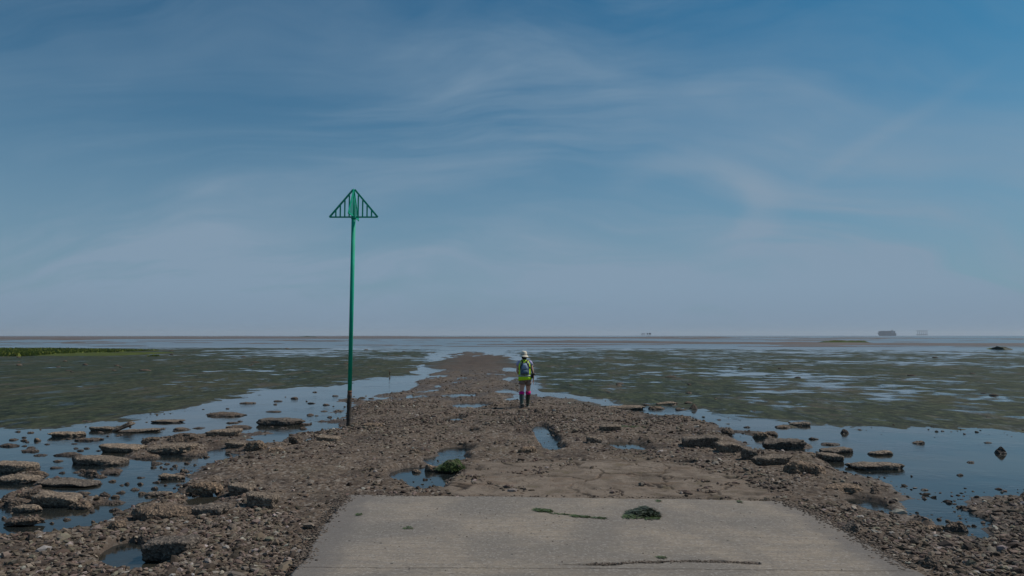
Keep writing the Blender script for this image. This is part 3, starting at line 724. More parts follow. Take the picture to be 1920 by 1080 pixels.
def small_label(b_, shared, word):
    cx_, cy_ = (b_[0] + b_[1]) / 2, (b_[2] + b_[3]) / 2
    c_ = sorted(ROCKS, key=lambda q: ((q[0] + q[1]) / 2 - cx_) ** 2 + (3 * ((q[2] + q[3]) / 2 - cy_)) ** 2)[:5]
    ww = b_[1] - b_[0]
    sz_ = 'tiny' if ww < 9 else ('small' if ww < 20 else 'smallish')
    for adv in ('just', 'farther'):
        for q in c_:
            dx, dy = cx_ - (q[0] + q[1]) / 2, cy_ - (q[2] + q[3]) / 2
            if abs(dx) > 120 or abs(dy) > 45: continue
            if adv == 'just' and (abs(dx) > 60 + (q[1] - q[0]) / 2 or abs(dy) > 25): continue
            hor_ = 'right' if dx > 0 else 'left'; ver_ = 'in front' if dy > 0 else 'behind'
            hw = (q[1] - q[0]) * .5
            dr = ver_ + (' of' if dy > 0 else '') if abs(dx) < hw else (hor_ + ' of' if abs(dy) < 6 else ver_ + ' and ' + hor_ + ' of')
            t = '%s %s stone %s %s the %s' % (sz_, word, adv, dr, short_of(q))
            if len(t.split()) <= 16 and t not in _used: _used.add(t); return t
    return shared
for s in SMALL_L: rock(*s, kind='l', label=small_label(s, SM_L[0], 'brown'), group=SM_L[1], m=M_rock)
mr = random.Random(91); tries = 0; extra = 0
while extra < 74 and tries < 4000:
    tries += 1
    px, py = mr.uniform(0, 640), mr.uniform(742, 992)
    if py < 800 and px < 300: continue
    if mr.random() > (.35 if py < 800 else 1): continue
    gx, gy = GP(px, py)
    if sdpoly(np.array([gx]), np.array([gy]), WEED_L)[0] > -.6 or hz(gx, gy) > -.02: continue
    w_ = mr.uniform(6, 17) * (py - 560) / 330
    bb = (px - w_ / 2, px + w_ / 2, py - w_ * mr.uniform(.3, .5), py)
    rock(*bb, kind='l', label=small_label(bb, SM_L[0], 'brown'), group=SM_L[1], m=M_rock); extra += 1
for s in SMALL_R: rock(*s, kind='l', label=small_label(s, SM_R[0], 'dark'), group=SM_R[1], m=M_darkrock)
# far dark lumps dotted over the weed
lump_src = rock_mesh('dark_stone', .5, .35, .22, 2.4, 501, 2, 1.2)
lump_src.materials.append(M_darkrock)
lr = random.Random(5)
for i in range(46):
    if i < 28: px, py = lr.uniform(10, 760), lr.choice([lr.uniform(652, 690), lr.uniform(668, 700)])
    else: px, py = lr.uniform(1040, 1900), lr.uniform(665, 760)
    gx, gy = GP(px, py)
    o = link('dark_stone', lump_src); o.location = (gx, gy, .03)
    sc = lr.uniform(.5, 1.3) * (gy / 60) ** .5 * .8; o.scale = (sc * lr.uniform(.8, 1.6), sc, sc * lr.uniform(.5, 1.1)); o.rotation_euler = (0, 0, lr.uniform(0, 6))
    if i < 28: tag(o, 'tiny dark stone dotted over the green weed flats left of the causeway', 'stone', 'dark stones on the left weed flats')
    else: tag(o, 'tiny dark stone dotted over the green weed flats right of the causeway', 'stone', 'dark stones on the right weed flats')

# ------------------------------------------------------------------ loose rubble and shell (uncountable)
SLAB = GPa([(552, 1068), (575, 1030), (604, 985), (632, 948), (652, 925), (1470, 936), (1520, 956), (1580, 988), (1640, 1023), (1712, 1068), (1880, 1150), (2500, 1500), (430, 1500), (500, 1150)], .145)
def scatter(name, n, qlo, qhi, smin, smax, label, zoff=0.0, water_ok=False, seed=1, xr=(-.95, .95), thr=.012):
    r = np.random.RandomState(seed)
    q = r.uniform(qlo, qhi, n * 2); y = CAM_H * F / q; x = r.uniform(xr[0], xr[1], n * 2) * y
    ok = sdpoly(x, y, SLAB) < .02; x, y = x[ok], y[ok]; m2 = len(x)
    f = ground_fields(x, y)
    h, weed, crk, rub, mud = f[0], f[1], f[3], f[4], f[5]
    clump = ss(.25, .8, .5 + .9 * fbm2(x * .9, y * .9, 4, 77))
    if water_ok:
        keep = (h < .02) & (h > -.072) & (rub > .02) & (r.uniform(0, 1, m2) < .1 + .9 * rub) & (vn2(x * 1.1, y * .8, 99) > .42)
    else:
        keep = (h > thr) & ((rub > .3) | ((crk > .5) & (vn2(x * 2.2, y * 3.0, 51) > .74))) & (r.uniform(0, 1, m2) < .12 + .95 * clump) 
    x, y, h = x[keep][:n], y[keep][:n], h[keep][:n]
    n = len(x)
    V0, F0 = ico(1)
    s = smin + (smax - smin) * r.uniform(0, 1, n) ** 3.2
    sc = np.stack([s * r.uniform(.8, 1.5, n), s * r.uniform(.6, 1.0, n), s * r.uniform(.35, .75, n)], 1)
    V = V0[None] * (1 + r.uniform(-.28, .28, (n, len(V0), 1))) * sc[:, None, :]
    a = r.uniform(0, 6.283, n); tl = r.uniform(-.5, .5, n)
    c, sn = np.cos(tl)[:, None], np.sin(tl)[:, None]
    V[:, :, 0], V[:, :, 2] = V[:, :, 0] * c - V[:, :, 2] * sn, V[:, :, 0] * sn + V[:, :, 2] * c
    c, sn = np.cos(a)[:, None], np.sin(a)[:, None]
    V[:, :, 0], V[:, :, 1] = V[:, :, 0] * c - V[:, :, 1] * sn, V[:, :, 0] * sn + V[:, :, 1] * c
    zb = h + sc[:, 2] * .25 if not water_ok else np.maximum(h, -.004) + sc[:, 2] * .1
    V += np.stack([x, y, zb], 1)[:, None, :]
    Fc = (F0[None] + (np.arange(n) * len(V0))[:, None, None]).reshape(-1, 3)
    me = mesh_from_np(name, V.reshape(-1, 3), Fc, smooth=False)
    t = r.uniform(0, 1, n)
    base = np.array([[.034, .024, .018], [.085, .062, .045], [.15, .113, .084], [.21, .168, .13], [.38, .34, .29]])
    ci = np.interp(t, [0, .25, .62, .92, 1], [0, 1, 2, 3, 4]); lo = np.floor(ci).astype(int).clip(0, 3); fr = (ci - lo)[:, None]
    cc = base[lo] * (1 - fr) + base[lo + 1] * fr
    if water_ok: cc = cc * .6
    cc = cc * np.array([.90, .90, .92]) * (1 + r.uniform(-.08, .08, (n, 3)))
    add_attr(me, 'tint', np.repeat(cc, len(V0), 0))
    o = link(name, me, M_peb); tag(o, kind='stuff', label=label, cat='rubble')
    return o
scatter('loose_rubble', 52000, 120, 470, .007, .042, 'loose brown rubble and broken shell covering the causeway', seed=3)
scatter('loose_rubble', 22000, 52, 190, .014, .055, 'loose stones strewn over the far part of the causeway', seed=4, xr=(-.3, .35))
scatter('loose_rubble', 1900, 130, 470, .022, .075, 'fist-sized and larger cobbles lying among the rubble', seed=6)
scatter('loose_rubble', 5000, 110, 400, .015, .05, 'little stones breaking the surface of the shallow water', water_ok=True, seed=5)

# crumbs in the broken joint of the slab
def crumbs(pts, n, top, seed, sz=(.008, .028), spread=.03):
    r = np.random.RandomState(seed); P_ = np.array([GP(a, b_, top) for a, b_ in pts])
    t = r.uniform(0, len(P_) - 1.001, n); i = t.astype(int); f = (t - i)[:, None]
    p = P_[i] * (1 - f) + P_[i + 1] * f; p = p + r.normal(0, spread, p.shape)
    V0, F0 = ico(1); s = r.uniform(sz[0], sz[1], n)
    V = V0[None] * (1 + r.uniform(-.3, .3, (n, len(V0), 1))) * (s[:, None, None] * np.array([1.2, .9, .6]))
    V += np.concatenate([p, np.full((n, 1), top + .002)], 1)[:, None, :]
    Fc = (F0[None] + (np.arange(n) * len(V0))[:, None, None]).reshape(-1, 3)
    me = mesh_from_np('concrete_crumbs', V.reshape(-1, 3), Fc, False)
    cc = np.array([.09, .07, .055]) * r.uniform(.4, 2.2, (n, 1)); add_attr(me, 'tint', np.repeat(cc, len(V0), 0))
    return link('concrete_crumbs', me, M_peb)
tag(crumbs([(1100, 1059), (1170, 1056), (1240, 1053), (1330, 1053), (1420, 1056)], 430, ZT, 4, (.003, .012), .02), 'crumbs of stone and shell in the broken crack across the slab', 'rubble', kind='stuff')

for e_, (pts_, sd_) in enumerate((([(560, 1060), (575, 1030), (604, 985), (632, 948), (654, 929)], 61), ([(1705, 1066), (1640, 1027), (1580, 992), (1520, 960), (1468, 940)], 62), ([(660, 930), (860, 929), (1100, 931), (1300, 934), (1462, 938)], 63))):
    tag(crumbs(pts_, (750, 800, 260)[e_], ZT, sd_, (.003, .016), (.055, .06, .03)[e_]), ('grit and pebbles washed over the left edge of the slab', 'grit and pebbles washed over the right edge of the slab', 'grit along the far edge of the slab')[e_], 'rubble', kind='stuff')
tag(crumbs([(700, 1040), (900, 960), (1300, 1020), (1450, 960), (1600, 1050), (800, 1000)], 150, ZT, 64, (.002, .008), .45), 'specks of grit lying about on the slab', 'rubble', kind='stuff')

# ------------------------------------------------------------------ seaweed
M_weed = simple('green_seaweed', (0.045, 0.075, 0.014), .55, .5, .6, 14, bump=.3)
M_weed2 = simple('dark_seaweed', (0.022, 0.034, 0.012), .5, .5, .6, 9)
def weed_clump(name, pts, n, blade, hgt, z, m, label, seed, cat='seaweed', kind=None, flat=.3):
    """pts: list of (x, y, rx, ry, height) blobs in metres, covered with short curled fronds"""
    r = np.random.RandomState(seed)
    w = np.array([p[2] * p[3] for p in pts]) ; w = w / w.sum()
    V = []; Fc = []
    for i in range(n):
        p = pts[r.choice(len(pts), p=w)]
        rr = math.sqrt(r.uniform()); a = r.uniform(0, 6.283)
        x = p[0] + math.cos(a) * rr * p[2]; y = p[1] + math.sin(a) * rr * p[3]
        zz_ = z + p[4] * (1 - rr ** 2) * r.uniform(.5, 1)
        b_ = r.uniform(0, 6.283); L = blade * r.uniform(.5, 1.4); wd = L * r.uniform(.15, .35)
        dx, dy = math.cos(b_), math.sin(b_); up = hgt * r.uniform(-.1, 1)
        k = len(V)
        px, py = -dy * wd / 2, dx * wd / 2
        for t in (0, .5, 1):
            ww = 1 - t * .6
            zt = max(z - .004, zz_ + up * (t - t * t * flat * 2))
            V.append((x + dx * L * t + px * ww, y + dy * L * t + py * ww, zt)); V.append((x + dx * L * t - px * ww, y + dy * L * t - py * ww, zt + wd * .2))
        Fc += [(k, k + 1, k + 3, k + 2), (k + 2, k + 3, k + 5, k + 4)]
    me = mesh_from_np(name, np.array(V), np.array(Fc), True)
    o = link(name, me, m); tag(o, label, cat, kind=kind); return o
def wp(x0, x1, y0, y1, z, h):
    a = GP((x0 + x1) / 2, (y0 + y1) / 2, z); s = a[1] / F
    return (a[0], a[1], (x1 - x0) / 2 * s, (y1 - y0) / 2 * a[1] ** 2 / ((CAM_H - z) * F) * .8, h)
# mossy boulder in the pool
o = rock(826, 868, 858, 882, 'l', 'boulder smothered in bright green weed at the edge of the pool', name='weedy_rock', m=M_mossrock)
fr = weed_clump('weed_cover', [(0, 0, .26, .22, .13)], 900, .05, .02, -.02, M_weed, None, 8, cat=None); fr.parent = o; fr.location = (0, 0, 0)
weed_clump('seaweed_heap', [wp(1176, 1238, 957, 973, ZT, .055), wp(1190, 1232, 957, 967, ZT, .075)], 1500, .05, .025, ZT + .004, M_weed2, 'dark green heap of seaweed lying on the concrete slab', 11)
weed_clump('seaweed_scrap', [wp(1168, 1205, 966, 973, ZT, .02), wp(1205, 1238, 968, 975, ZT, .015)], 350, .05, .015, ZT + .004, M_weed, 'bright green fringe around the dark heap of seaweed on the slab', 12)
st = [wp(1001 + 3 * i, 1012 + 3 * i, 954 + i * .3, 959 + i * .3, ZT, .016) for i in range(9)] + [wp(1030 + 8 * i, 1036 + 8 * i, 961 + i * .9, 963 + i * .9, ZT, .004) for i in range(13)] + \
     [wp(1072 + 6 * i, 1082 + 6 * i, 967 + i * .3, 970 + i * .3, ZT, .012) for i in range(5)] + [wp(1112 + 6 * i, 1120 + 6 * i, 970 + i * .3, 972 + i * .3, ZT, .01) for i in range(4)]
weed_clump('seaweed_strand', st, 1100, .035, .006, ZT + .003, M_weed, 'long thin strand of green seaweed stretched across the concrete slab', 13)
for (a, b_, c_, d_, lb) in [(667, 680, 963, 968, 'tiny tuft of green weed near the far left corner of the slab'), (757, 776, 988, 993, 'small scrap of green weed on the left half of the slab'),
                            (1232, 1250, 1043, 1049, 'small bright green scrap of weed beside the crack in the slab'), (1383, 1392, 939, 944, 'tiny green tuft of weed near the far right corner of the slab'),
                            (1231, 1240, 938, 942, 'tiny green speck of weed near the far edge of the slab')]:
    weed_clump('seaweed_scrap', [wp(a, b_, c_, d_, ZT, .012)], 90, .025, .008, ZT + .003, M_weed, lb, int(a))
weed_clump('seaweed_strand', [wp(1160 + 9 * i, 1174 + 9 * i, 798 + (i % 2), 804, .08, .03) for i in range(6)], 500, .10, .02, .075, M_weed, 'green weed trailing to the right of the dark-fronted flat slab on the causeway', 15)

# saltmarsh banks far out on the flats
M_grass = simple('saltmarsh_grass', (0.17, 0.19, 0.035), .8, .2, .5, .5)
M_grass2 = simple('dark_marsh_weed', (0.020, 0.026, 0.010), .7, .3, .5, .5)
def far_mound(name, x0, x1, yb, depth, h, m, label, seed, kind='stuff', nu=220, nv=26, ends=.12):
    """low tussocky bank; x0..x1, yb px of its near foot"""
    _, gy = GP(0, yb, .03); s = gy / F
    xs = np.linspace((x0 - 960) * s, (x1 - 960) * s, nu); vs_ = np.linspace(0, 1, nv)
    Xm, Vm = np.meshgrid(xs, vs_); Ym = gy + Vm * depth + fbm2(Xm * .25, Vm * 2, 3, seed) * depth * .12
    uu = (Xm - xs[0]) / (xs[-1] - xs[0])
    prof = np.sin(np.pi * Vm) ** .7 * ss(0, ends, uu) * ss(0, ends, 1 - uu)
    Z = -.1 + prof * (h * (.55 + .45 * fbm2(Xm * .22, Ym * .12, 3, seed + 3)) + .1 + np.abs(fbm2(Xm * 2.5, Ym * 2.5, 3, seed + 5)) * h * .5)
    idx = np.arange(nu * nv).reshape(nv, nu)
    Q = np.stack([idx[:-1, :-1], idx[:-1, 1:], idx[1:, 1:], idx[1:, :-1]], -1).reshape(-1, 4)
    o = link(name, mesh_from_np(name, np.stack([Xm.ravel(), Ym.ravel(), Z.ravel()], 1), Q, True), m)
    tag(o, label, 'grass bank', kind=kind); return o
def tussocks(name, x0, x1, yb, yt, n, hgt, m, label, seed, edge=.1):
    r = np.random.RandomState(seed); V = []; Fc = []
    _, g0 = GP(0, yb, .03); _, g1 = GP(0, yt, .03)
    while len(Fc) < n:
        y = g0 * (g1 / g0) ** r.uniform(); px = r.uniform(x0, x1); x = (px - 960) * y / F
        u_ = (px - x0) / (x1 - x0)
        t_ = (y - g0) / (g1 - g0)
        if vn2(np.array([x * .14]), np.array([y * .10]), 5)[0] < .36 + .30 * max(0, u_ - .7) / .3 - .3 * t_ + (.12 if u_ < .2 else 0): continue
        hh = hgt * r.uniform(.5, 1.1) * (1 - .6 * max(0, u_ - .8) / .2); w_ = r.uniform(.10, .30); a = r.uniform(-.8, .8)
        k = len(V); dx, dy = math.cos(a) * w_, math.sin(a) * w_
        V += [(x - dx, y - dy, .0), (x + dx, y + dy, .0), (x + r.uniform(-.15, .15), y + r.uniform(-.1, .1), hh)]; Fc.append((k, k + 1, k + 2))
    o = link(name, mesh_from_np(name, np.array(V), np.array(Fc), False), m); tag(o, label, 'grass', kind='stuff'); return o
far_mound('saltmarsh_bank', -700, 215, 668.5, 22, .22, simple('bank_turf', (0.060, 0.075, 0.018), .9, .1, .6, .4), 'low green saltmarsh bank under the grass on the left flats', 37, ends=.05)
tussocks('saltmarsh_grass', -700, 300, 668, 656, 34000, .46, M_grass, 'long low bank of green saltmarsh grass on the left flats', 31)
far_mound('grass_bank', 1544, 1636, 642.6, 9, .75, simple('islet_turf', (0.05, 0.07, 0.014), .9, .1, .5, .4), 'thin green strip of marsh on the sandbar at the right horizon', 33, kind=None)
far_mound('grass_bank', 1878, 1900, 655.2, 4, .50, M_grass2, 'short dark weed-covered hump in the far water near the right edge', 34, kind=None, ends=.2)
far_mound('grass_bank', 1862, 1880, 654.4, 3, .25, M_grass, 'low green tail left of the dark weed-covered hump', 36, kind=None, ends=.3)
far_mound('grass_bank', 556, 586, 632.2, 40, 1.6, M_grass2, 'small dark green islet on the horizon left of the beacon', 35, kind=None, ends=.2)

# ------------------------------------------------------------------ generic mesh builders
class MB:
    def __init__(s): s.bm = bmesh.new()
    def box(s, c, size, rot=None, bev=0):
        r = bmesh.ops.create_cube(s.bm, size=1); vs = r['verts']
        bmesh.ops.scale(s.bm, vec=size, verts=vs)
        if bev:
            es = list({e for v in vs for e in v.link_edges})
            q = bmesh.ops.bevel(s.bm, geom=es, offset=bev, segments=2, affect='EDGES', profile=.6); vs = list(set(q['verts']) | {v for v in vs if v.is_valid})
        if rot is not None: bmesh.ops.rotate(s.bm, cent=(0, 0, 0), matrix=rot, verts=vs)
        bmesh.ops.translate(s.bm, vec=c, verts=vs); return s
    def bar(s, a, b_, w, t=None, side=(0, 1, 0)):
        a, b_ = Vector(a), Vector(b_); d = b_ - a; L = d.length; z = d.normalized(); y = Vector(side); y = (y - z * y.dot(z)).normalized(); x = y.cross(z)
        m = Matrix((x, y, z)).transposed(); return s.box((a + b_) / 2, (w, t or w, L), m)
    def tube(s, pts, rad, n=14, cap=True, ell=(1, 1)):
        """pts list of points, rad list or number"""
        pts = [Vector(p) for p in pts]; rings = []
        ref = Vector((1, 0, 0)) if abs((pts[-1] - pts[0]).normalized().x) < .9 else Vector((0, 1, 0))
        for i, p in enumerate(pts):
            d = (pts[min(i + 1, len(pts) - 1)] - pts[max(i - 1, 0)]).normalized()
            u_ = (ref - d * ref.dot(d)).normalized(); v_ = d.cross(u_)
            r_ = rad[i] if isinstance(rad, (list, tuple)) else rad
            rx, ry = (r_ if isinstance(r_, (list, tuple)) else (r_ * ell[0], r_ * ell[1]))
            rings.append([s.bm.verts.new(p + u_ * math.cos(t) * rx + v_ * math.sin(t) * ry) for t in [k * 2 * math.pi / n for k in range(n)]])
        for a, b_ in zip(rings, rings[1:]):
            for k in range(n): s.bm.faces.new((a[k], a[(k + 1) % n], b_[(k + 1) % n], b_[k]))
        if cap: s.bm.faces.new(rings[0][::-1]); s.bm.faces.new(rings[-1])
        return s
    def loft(s, rings, n=28, cap=(True, True), p=2.0):
        """rings (cx,cy,z,rx,ry) in horizontal planes, superellipse exponent p"""
        R_ = []
        for (cx_, cy_, z_, rx, ry) in rings:
            ring = []
            for k in range(n):
                t = k * 2 * math.pi / n; c_, s_ = math.cos(t), math.sin(t)
                ring.append(s.bm.verts.new((cx_ + rx * math.copysign(abs(c_) ** (2 / p), c_), cy_ + ry * math.copysign(abs(s_) ** (2 / p), s_), z_)))
            R_.append(ring)
        for a, b_ in zip(R_, R_[1:]):
            for k in range(n): s.bm.faces.new((a[k], a[(k + 1) % n], b_[(k + 1) % n], b_[k]))
        if cap[0]: s.bm.faces.new(R_[0][::-1])
        if cap[1]: s.bm.faces.new(R_[-1])
        return s
    def build(s, name, m, parent=None, smooth=True, solid=0, sub=0):
        bmesh.ops.recalc_face_normals(s.bm, faces=s.bm.faces)
        me = bpy.data.meshes.new(name); s.bm.to_mesh(me); s.bm.free()
        me.polygons.foreach_set('use_smooth', np.full(len(me.polygons), smooth, bool))
        o = link(name, me, m, parent)
        if solid: md = o.modifiers.new('solid', 'SOLIDIFY'); md.thickness = solid; md.offset = 0
        if sub: md = o.modifiers.new('sub', 'SUBSURF'); md.levels = md.render_levels = sub
        return o

# ------------------------------------------------------------------ beacon
M_gr = simple('green_paint', (0.004, 0.36, 0.215), .6, .22, .3, 3)
M_grd = simple('weathered_green_paint', (0.010, 0.085, 0.052), .5, .4, .35, 6)
M_pfoot, g, b = mat('fouled_pole_foot')
P = g.new('ShaderNodeNewGeometry').outputs['Position']; sz = g.new('ShaderNodeSeparateXYZ'); g.l.new(P, sz.inputs[0])
nn = g.noise(P, 14, 4, .7)
c = g.mix(nn, (0.012, 0.011, 0.010, 1), (0.09, 0.07, 0.055, 1))
c = g.mix(g.ramp(g.math('ADD', sz.outputs[2], g.math('MULTIPLY', nn, .25)), .88, 1.02), c, (0.16, 0.075, 0.04, 1))
g.l.new(c, b.inputs['Base Color']); b.inputs['Roughness'].default_value = .85
bx, by = GP(653, 799, .06)
top = Vector((bx, by, 0)) ; s_ = by / F
bz = .06
def at_px(px, py, y):           # world point at depth y seen at pixel
    r = (px - 960) / F; u_ = -(py - 540) / F
    dy = math.cos(PITCH) - u_ * math.sin(PITCH); dz = math.sin(PITCH) + u_ * math.cos(PITCH); t = y / dy
    return Vector((r * t, y, CAM_H + dz * t))
p0 = Vector((bx, by, -.25)); p_base = at_px(653, 799, by); p_mid = at_px(655.7, 734, by); p_top = at_px(663, 408, by); apex = at_px(664.5, 356.5, by)
beacon = empty('beacon', p_base); tag(beacon, 'tall green pole beacon with a slatted triangular topmark on the left of the causeway', 'beacon')
def B_(p): return tuple(Vector(p) - p_base)
MB().tube([B_(p_mid), B_(p_mid.lerp(p_top, .5)), B_(p_top + Vector((0, 0, .02)))], .050, 20).build('pole', M_gr, beacon)
rsx = random.Random(3); ft = []; fr_ = []
for i in range(26):
    t = i / 25; ft.append(B_(Vector((p_base.x - .004, by, -.2)).lerp(p_mid, t))); fr_.append(.050 + rsx.uniform(-.003, .012))
MB().tube(ft, fr_, 20).build('pole_foot', M_pfoot, beacon)
MB().tube([B_(p_mid - Vector((0, 0, .03))), B_(p_mid + Vector((0, 0, .02)))], .054, 20).build('collar', M_pfoot, beacon)
# topmark: two crossed slatted triangles
TH = (apex - p_top).length; HWd = 46 * by / F * .99
tb = p_top + Vector((0, 0, .012))
def tri_frame(name, ang, m, label, shift):
    e = Vector((math.cos(ang), math.sin(ang), 0)); nrm = Vector((-e.y, e.x, 0))
    mb = MB(); a = tb - e * HWd; c_ = tb + e * HWd; ap = tb + Vector((0, 0, TH))
    mb.bar(B_(a), B_(ap - e * .02), .045, .022, nrm); mb.bar(B_(c_), B_(ap + e * .02), .045, .022, nrm)
    mb.bar(B_(a - e * 0 + Vector((0, 0, shift))), B_(c_ + Vector((0, 0, shift))), .036, .018, nrm)
    fr2 = mb.build(name, m, beacon, smooth=False)
    if label: fr2['label'] = label
    for k in (-4, -3, -2, -1, 1, 2, 3, 4):
        x_ = k * HWd / 5.4; hh = TH * (1 - abs(x_) / HWd) - .015
        p = tb + e * x_ + nrm * .002
        MB().bar(B_(p + Vector((0, 0, .01))), B_(p + Vector((0, 0, hh))), .034, .012, nrm).build('slat', m, beacon, smooth=False)
tri_frame('topmark_frame', 0, M_gr, None, 0)
tri_frame('topmark_frame', R(-90), M_gr, 'triangular frame set edge on to the front one', .019)
MB().tube([B_(tb), B_(tb + Vector((0, 0, TH - .03)))], .016, 10).build('topmark_spine', M_gr, beacon)
MB().tube([B_(tb - Vector((0, 0, .05))), B_(tb + Vector((0, 0, .02)))], .06, 20).build('collar', M_gr, beacon)

# stake standing in the far left channel
sx_, sy_ = GP(730, 704)
st_ = MB().tube([(0, 0, -.2), (.01, 0, .12), (.0, 0, .30)], [.035, .032, .025], 8).tube([(0, 0, .15), (.11, 0, .2)], [.02, .012], 6).build('wooden_stake', M_darkrock)
st_.location = (sx_, sy_, 0); tag(st_, 'short dark wooden stake standing in the water right of the beacon', 'stake')

# ------------------------------------------------------------------ ships and platforms on the horizon
M_hull = simple('blue_hull_paint', (0.045, 0.085, 0.15), .6, .3, .1, .05)
M_cargo = simple('dark_deck_paint', (0.04, 0.075, 0.14), .6, .3, .1, .05)
M_sup = simple('grey_superstructure', (0.22, 0.26, 0.32), .6, .3, .1, .05)
M_dark = simple('dark_steel', (0.02, 0.022, 0.028), .6, .3, .1, .1)
DS = 4200.0
def far_pt(px): return (px - 960) * DS / F
m_ = DS / F                     # metres per photograph pixel = 3
def hull(mb, L, Bm, h, bow=-1):
    secs = []
    for i in range(21):
        t = i / 20; x = (t - .5) * L
        w_ = Bm / 2 * min(1, (t / .16) ** .6 if t > 0 else .02, 1) * (1 if t < .93 else 1 - (t - .93) * 3)
        sheer = h * (1 + .14 * max(0, 1 - t / .2) ** 1.5)
        k_ = .10 * L * max(0, 1 - t / .15)
        secs.append((x, w_ + .05, sheer, k_))
    vs = []
    for (x, w_, sh, k_) in secs:
        vs.append([mb.bm.verts.new(p) for p in ((x + k_, -w_ * .7, -1), (x + k_ * .5, -w_, h * .4), (x, -w_, sh), (x, w_, sh), (x + k_ * .5, w_, h * .4), (x + k_, w_ * .7, -1))])
    for a, b_ in zip(vs, vs[1:]):
        for k in range(6): mb.bm.faces.new((a[k], a[(k + 1) % 6], b_[(k + 1) % 6], b_[k]))
    mb.bm.faces.new(vs[0]); mb.bm.faces.new(vs[-1][::-1]); return mb
ship = empty('cargo_ship', (far_pt(1661), DS, 0)); tag(ship, 'hazy blue cargo ship with its bridge at the right end, on the right horizon', 'ship')
hull(MB(), 34 * m_, 16, 15).build('hull', M_hull, ship, smooth=False)
mb = MB()
for i in range(6): mb.box((-38 + i * 11, 0, 15 + (5.5 if 0 < i else 4) * 1.15), (10.4, 13, 11.5 + (i % 3)), bev=.3)
mb.build('cargo', M_cargo, ship, smooth=False)
mb = MB().box((31, 0, 19), (9, 14, 16), bev=.3).box((31, 0, 29), (7, 15, 4), bev=.3)
mb.build('bridge', M_sup, ship, smooth=False)
MB().box((43, 0, 21), (8, 8, 13), bev=.5).build('funnel', M_hull, ship, smooth=False)
MB().tube([(31, 0, 30), (31, 0, 37)], .6, 8).box((31, 0, 34), (.6, 4, .5)).build('mast', M_dark, ship)
plat = empty('offshore_platform', (far_pt(1727), DS, 0)); tag(plat, 'hazy offshore platform of columns and two decks, rightmost thing on the horizon', 'platform')
for z_, h_ in ((8, 2.4), (28, 2.0)):
    MB().box((0, 0, z_), (54, 18, h_), bev=.2).build('deck', M_hull, plat, smooth=False)
for i in range(6):
    MB().tube([(-26 + i * 10.4, -6, -2), (-26 + i * 10.4, -6, 31 if i % 2 else 29)], 1.1, 10).build('column', M_hull, plat)
for i, (px, w_, h_, z_, mm) in enumerate([(1202.5, 4, 4, 11, M_sup), (1205, 7, 6, 12, M_hull), (1208.3, 5, 5, 12, M_hull), (1213.5, 7, 7, 12, M_dark), (1218, 10, 8, 12, M_dark)]):
    kf = .42 if i > 2 else 1.0
    t = empty('sea_fort_tower', (far_pt(px) * kf, DS * kf, 0)); w_, h_, z_ = w_ * kf, h_ * kf, (z_ - .0) * kf + (1 - kf) * CAM_H
    tag(t, ['leftmost and faintest pale speck of the row of sea fort towers', 'second, greyish tower from the left in the row of sea fort towers', 'middle small grey tower in the row of sea fort towers',
            'smaller of the two black sea fort towers on the horizon', 'larger black sea fort tower at the right end of the row'][i], 'sea fort', 'sea fort towers on the horizon')
    MB().box((0, 0, z_), (w_, w_, h_), bev=.4).build('gun_house', mm, t, smooth=False)
    for sx2 in (-1, 1):
        for sy2 in (-1, 1): MB().tube([(sx2 * w_ * .7, sy2 * w_ * .7, -2), (sx2 * w_ * .3, sy2 * w_ * .3, z_ - h_ * .4)], .35 * kf, 6).build('leg', M_sup, t)

# ------------------------------------------------------------------ the walker
PX, PY = GP(984, 764, .085)
PZ = hz(PX, PY)
PX, PY = GP(984, 764.5, PZ)
K = 1.0
M_skin = simple('skin', (0.55, 0.33, 0.25), .55, .4, .12, 12)
M_hat = simple('cream_hat_cloth', (0.66, 0.60, 0.49), .85, .2, .12, 25, bump=.3)
M_hair = simple('dark_hair', (0.018, 0.013, 0.010), .6, .4, .3, 60, bump=.5)
M_vest = simple('yellow_hi_vis', (0.58, 0.90, 0.02), .65, .3, .08, 8)
M_refl = simple('reflective_tape', (0.34, 0.37, 0.36), .4, .5, .08, 30)
M_shirt = simple('lilac_shirt', (0.42, 0.40, 0.60), .8, .2, .1, 20)
M_short = simple('taupe_shorts', (0.25, 0.18, 0.145), .85, .2, .15, 20)
M_pink = simple('pink_sock', (0.62, 0.012, 0.20), .8, .2, .15, 40, bump=.3)
M_boot = simple('green_rubber', (0.028, 0.045, 0.030), .35, .5, .25, 15)
M_bootm = simple('muddy_rubber', (0.20, 0.18, 0.16), .7, .3, .35, 25)
M_bag = simple('blue_nylon', (0.075, 0.13, 0.20), .6, .4, .12, 20)
M_bagl = simple('pale_blue_nylon', (0.26, 0.33, 0.44), .6, .4, .12, 20)
M_blk = simple('black_nylon', (0.012, 0.011, 0.013), .6, .4, .2, 20)
M_strap = simple('dark_purple_webbing', (0.045, 0.025, 0.038), .7, .3, .2, 20)
per = empty('person', (PX, PY, PZ)); tag(per, 'person walking away in yellow hi-vis vest, cream sun hat and pink-topped dark boots', 'person')
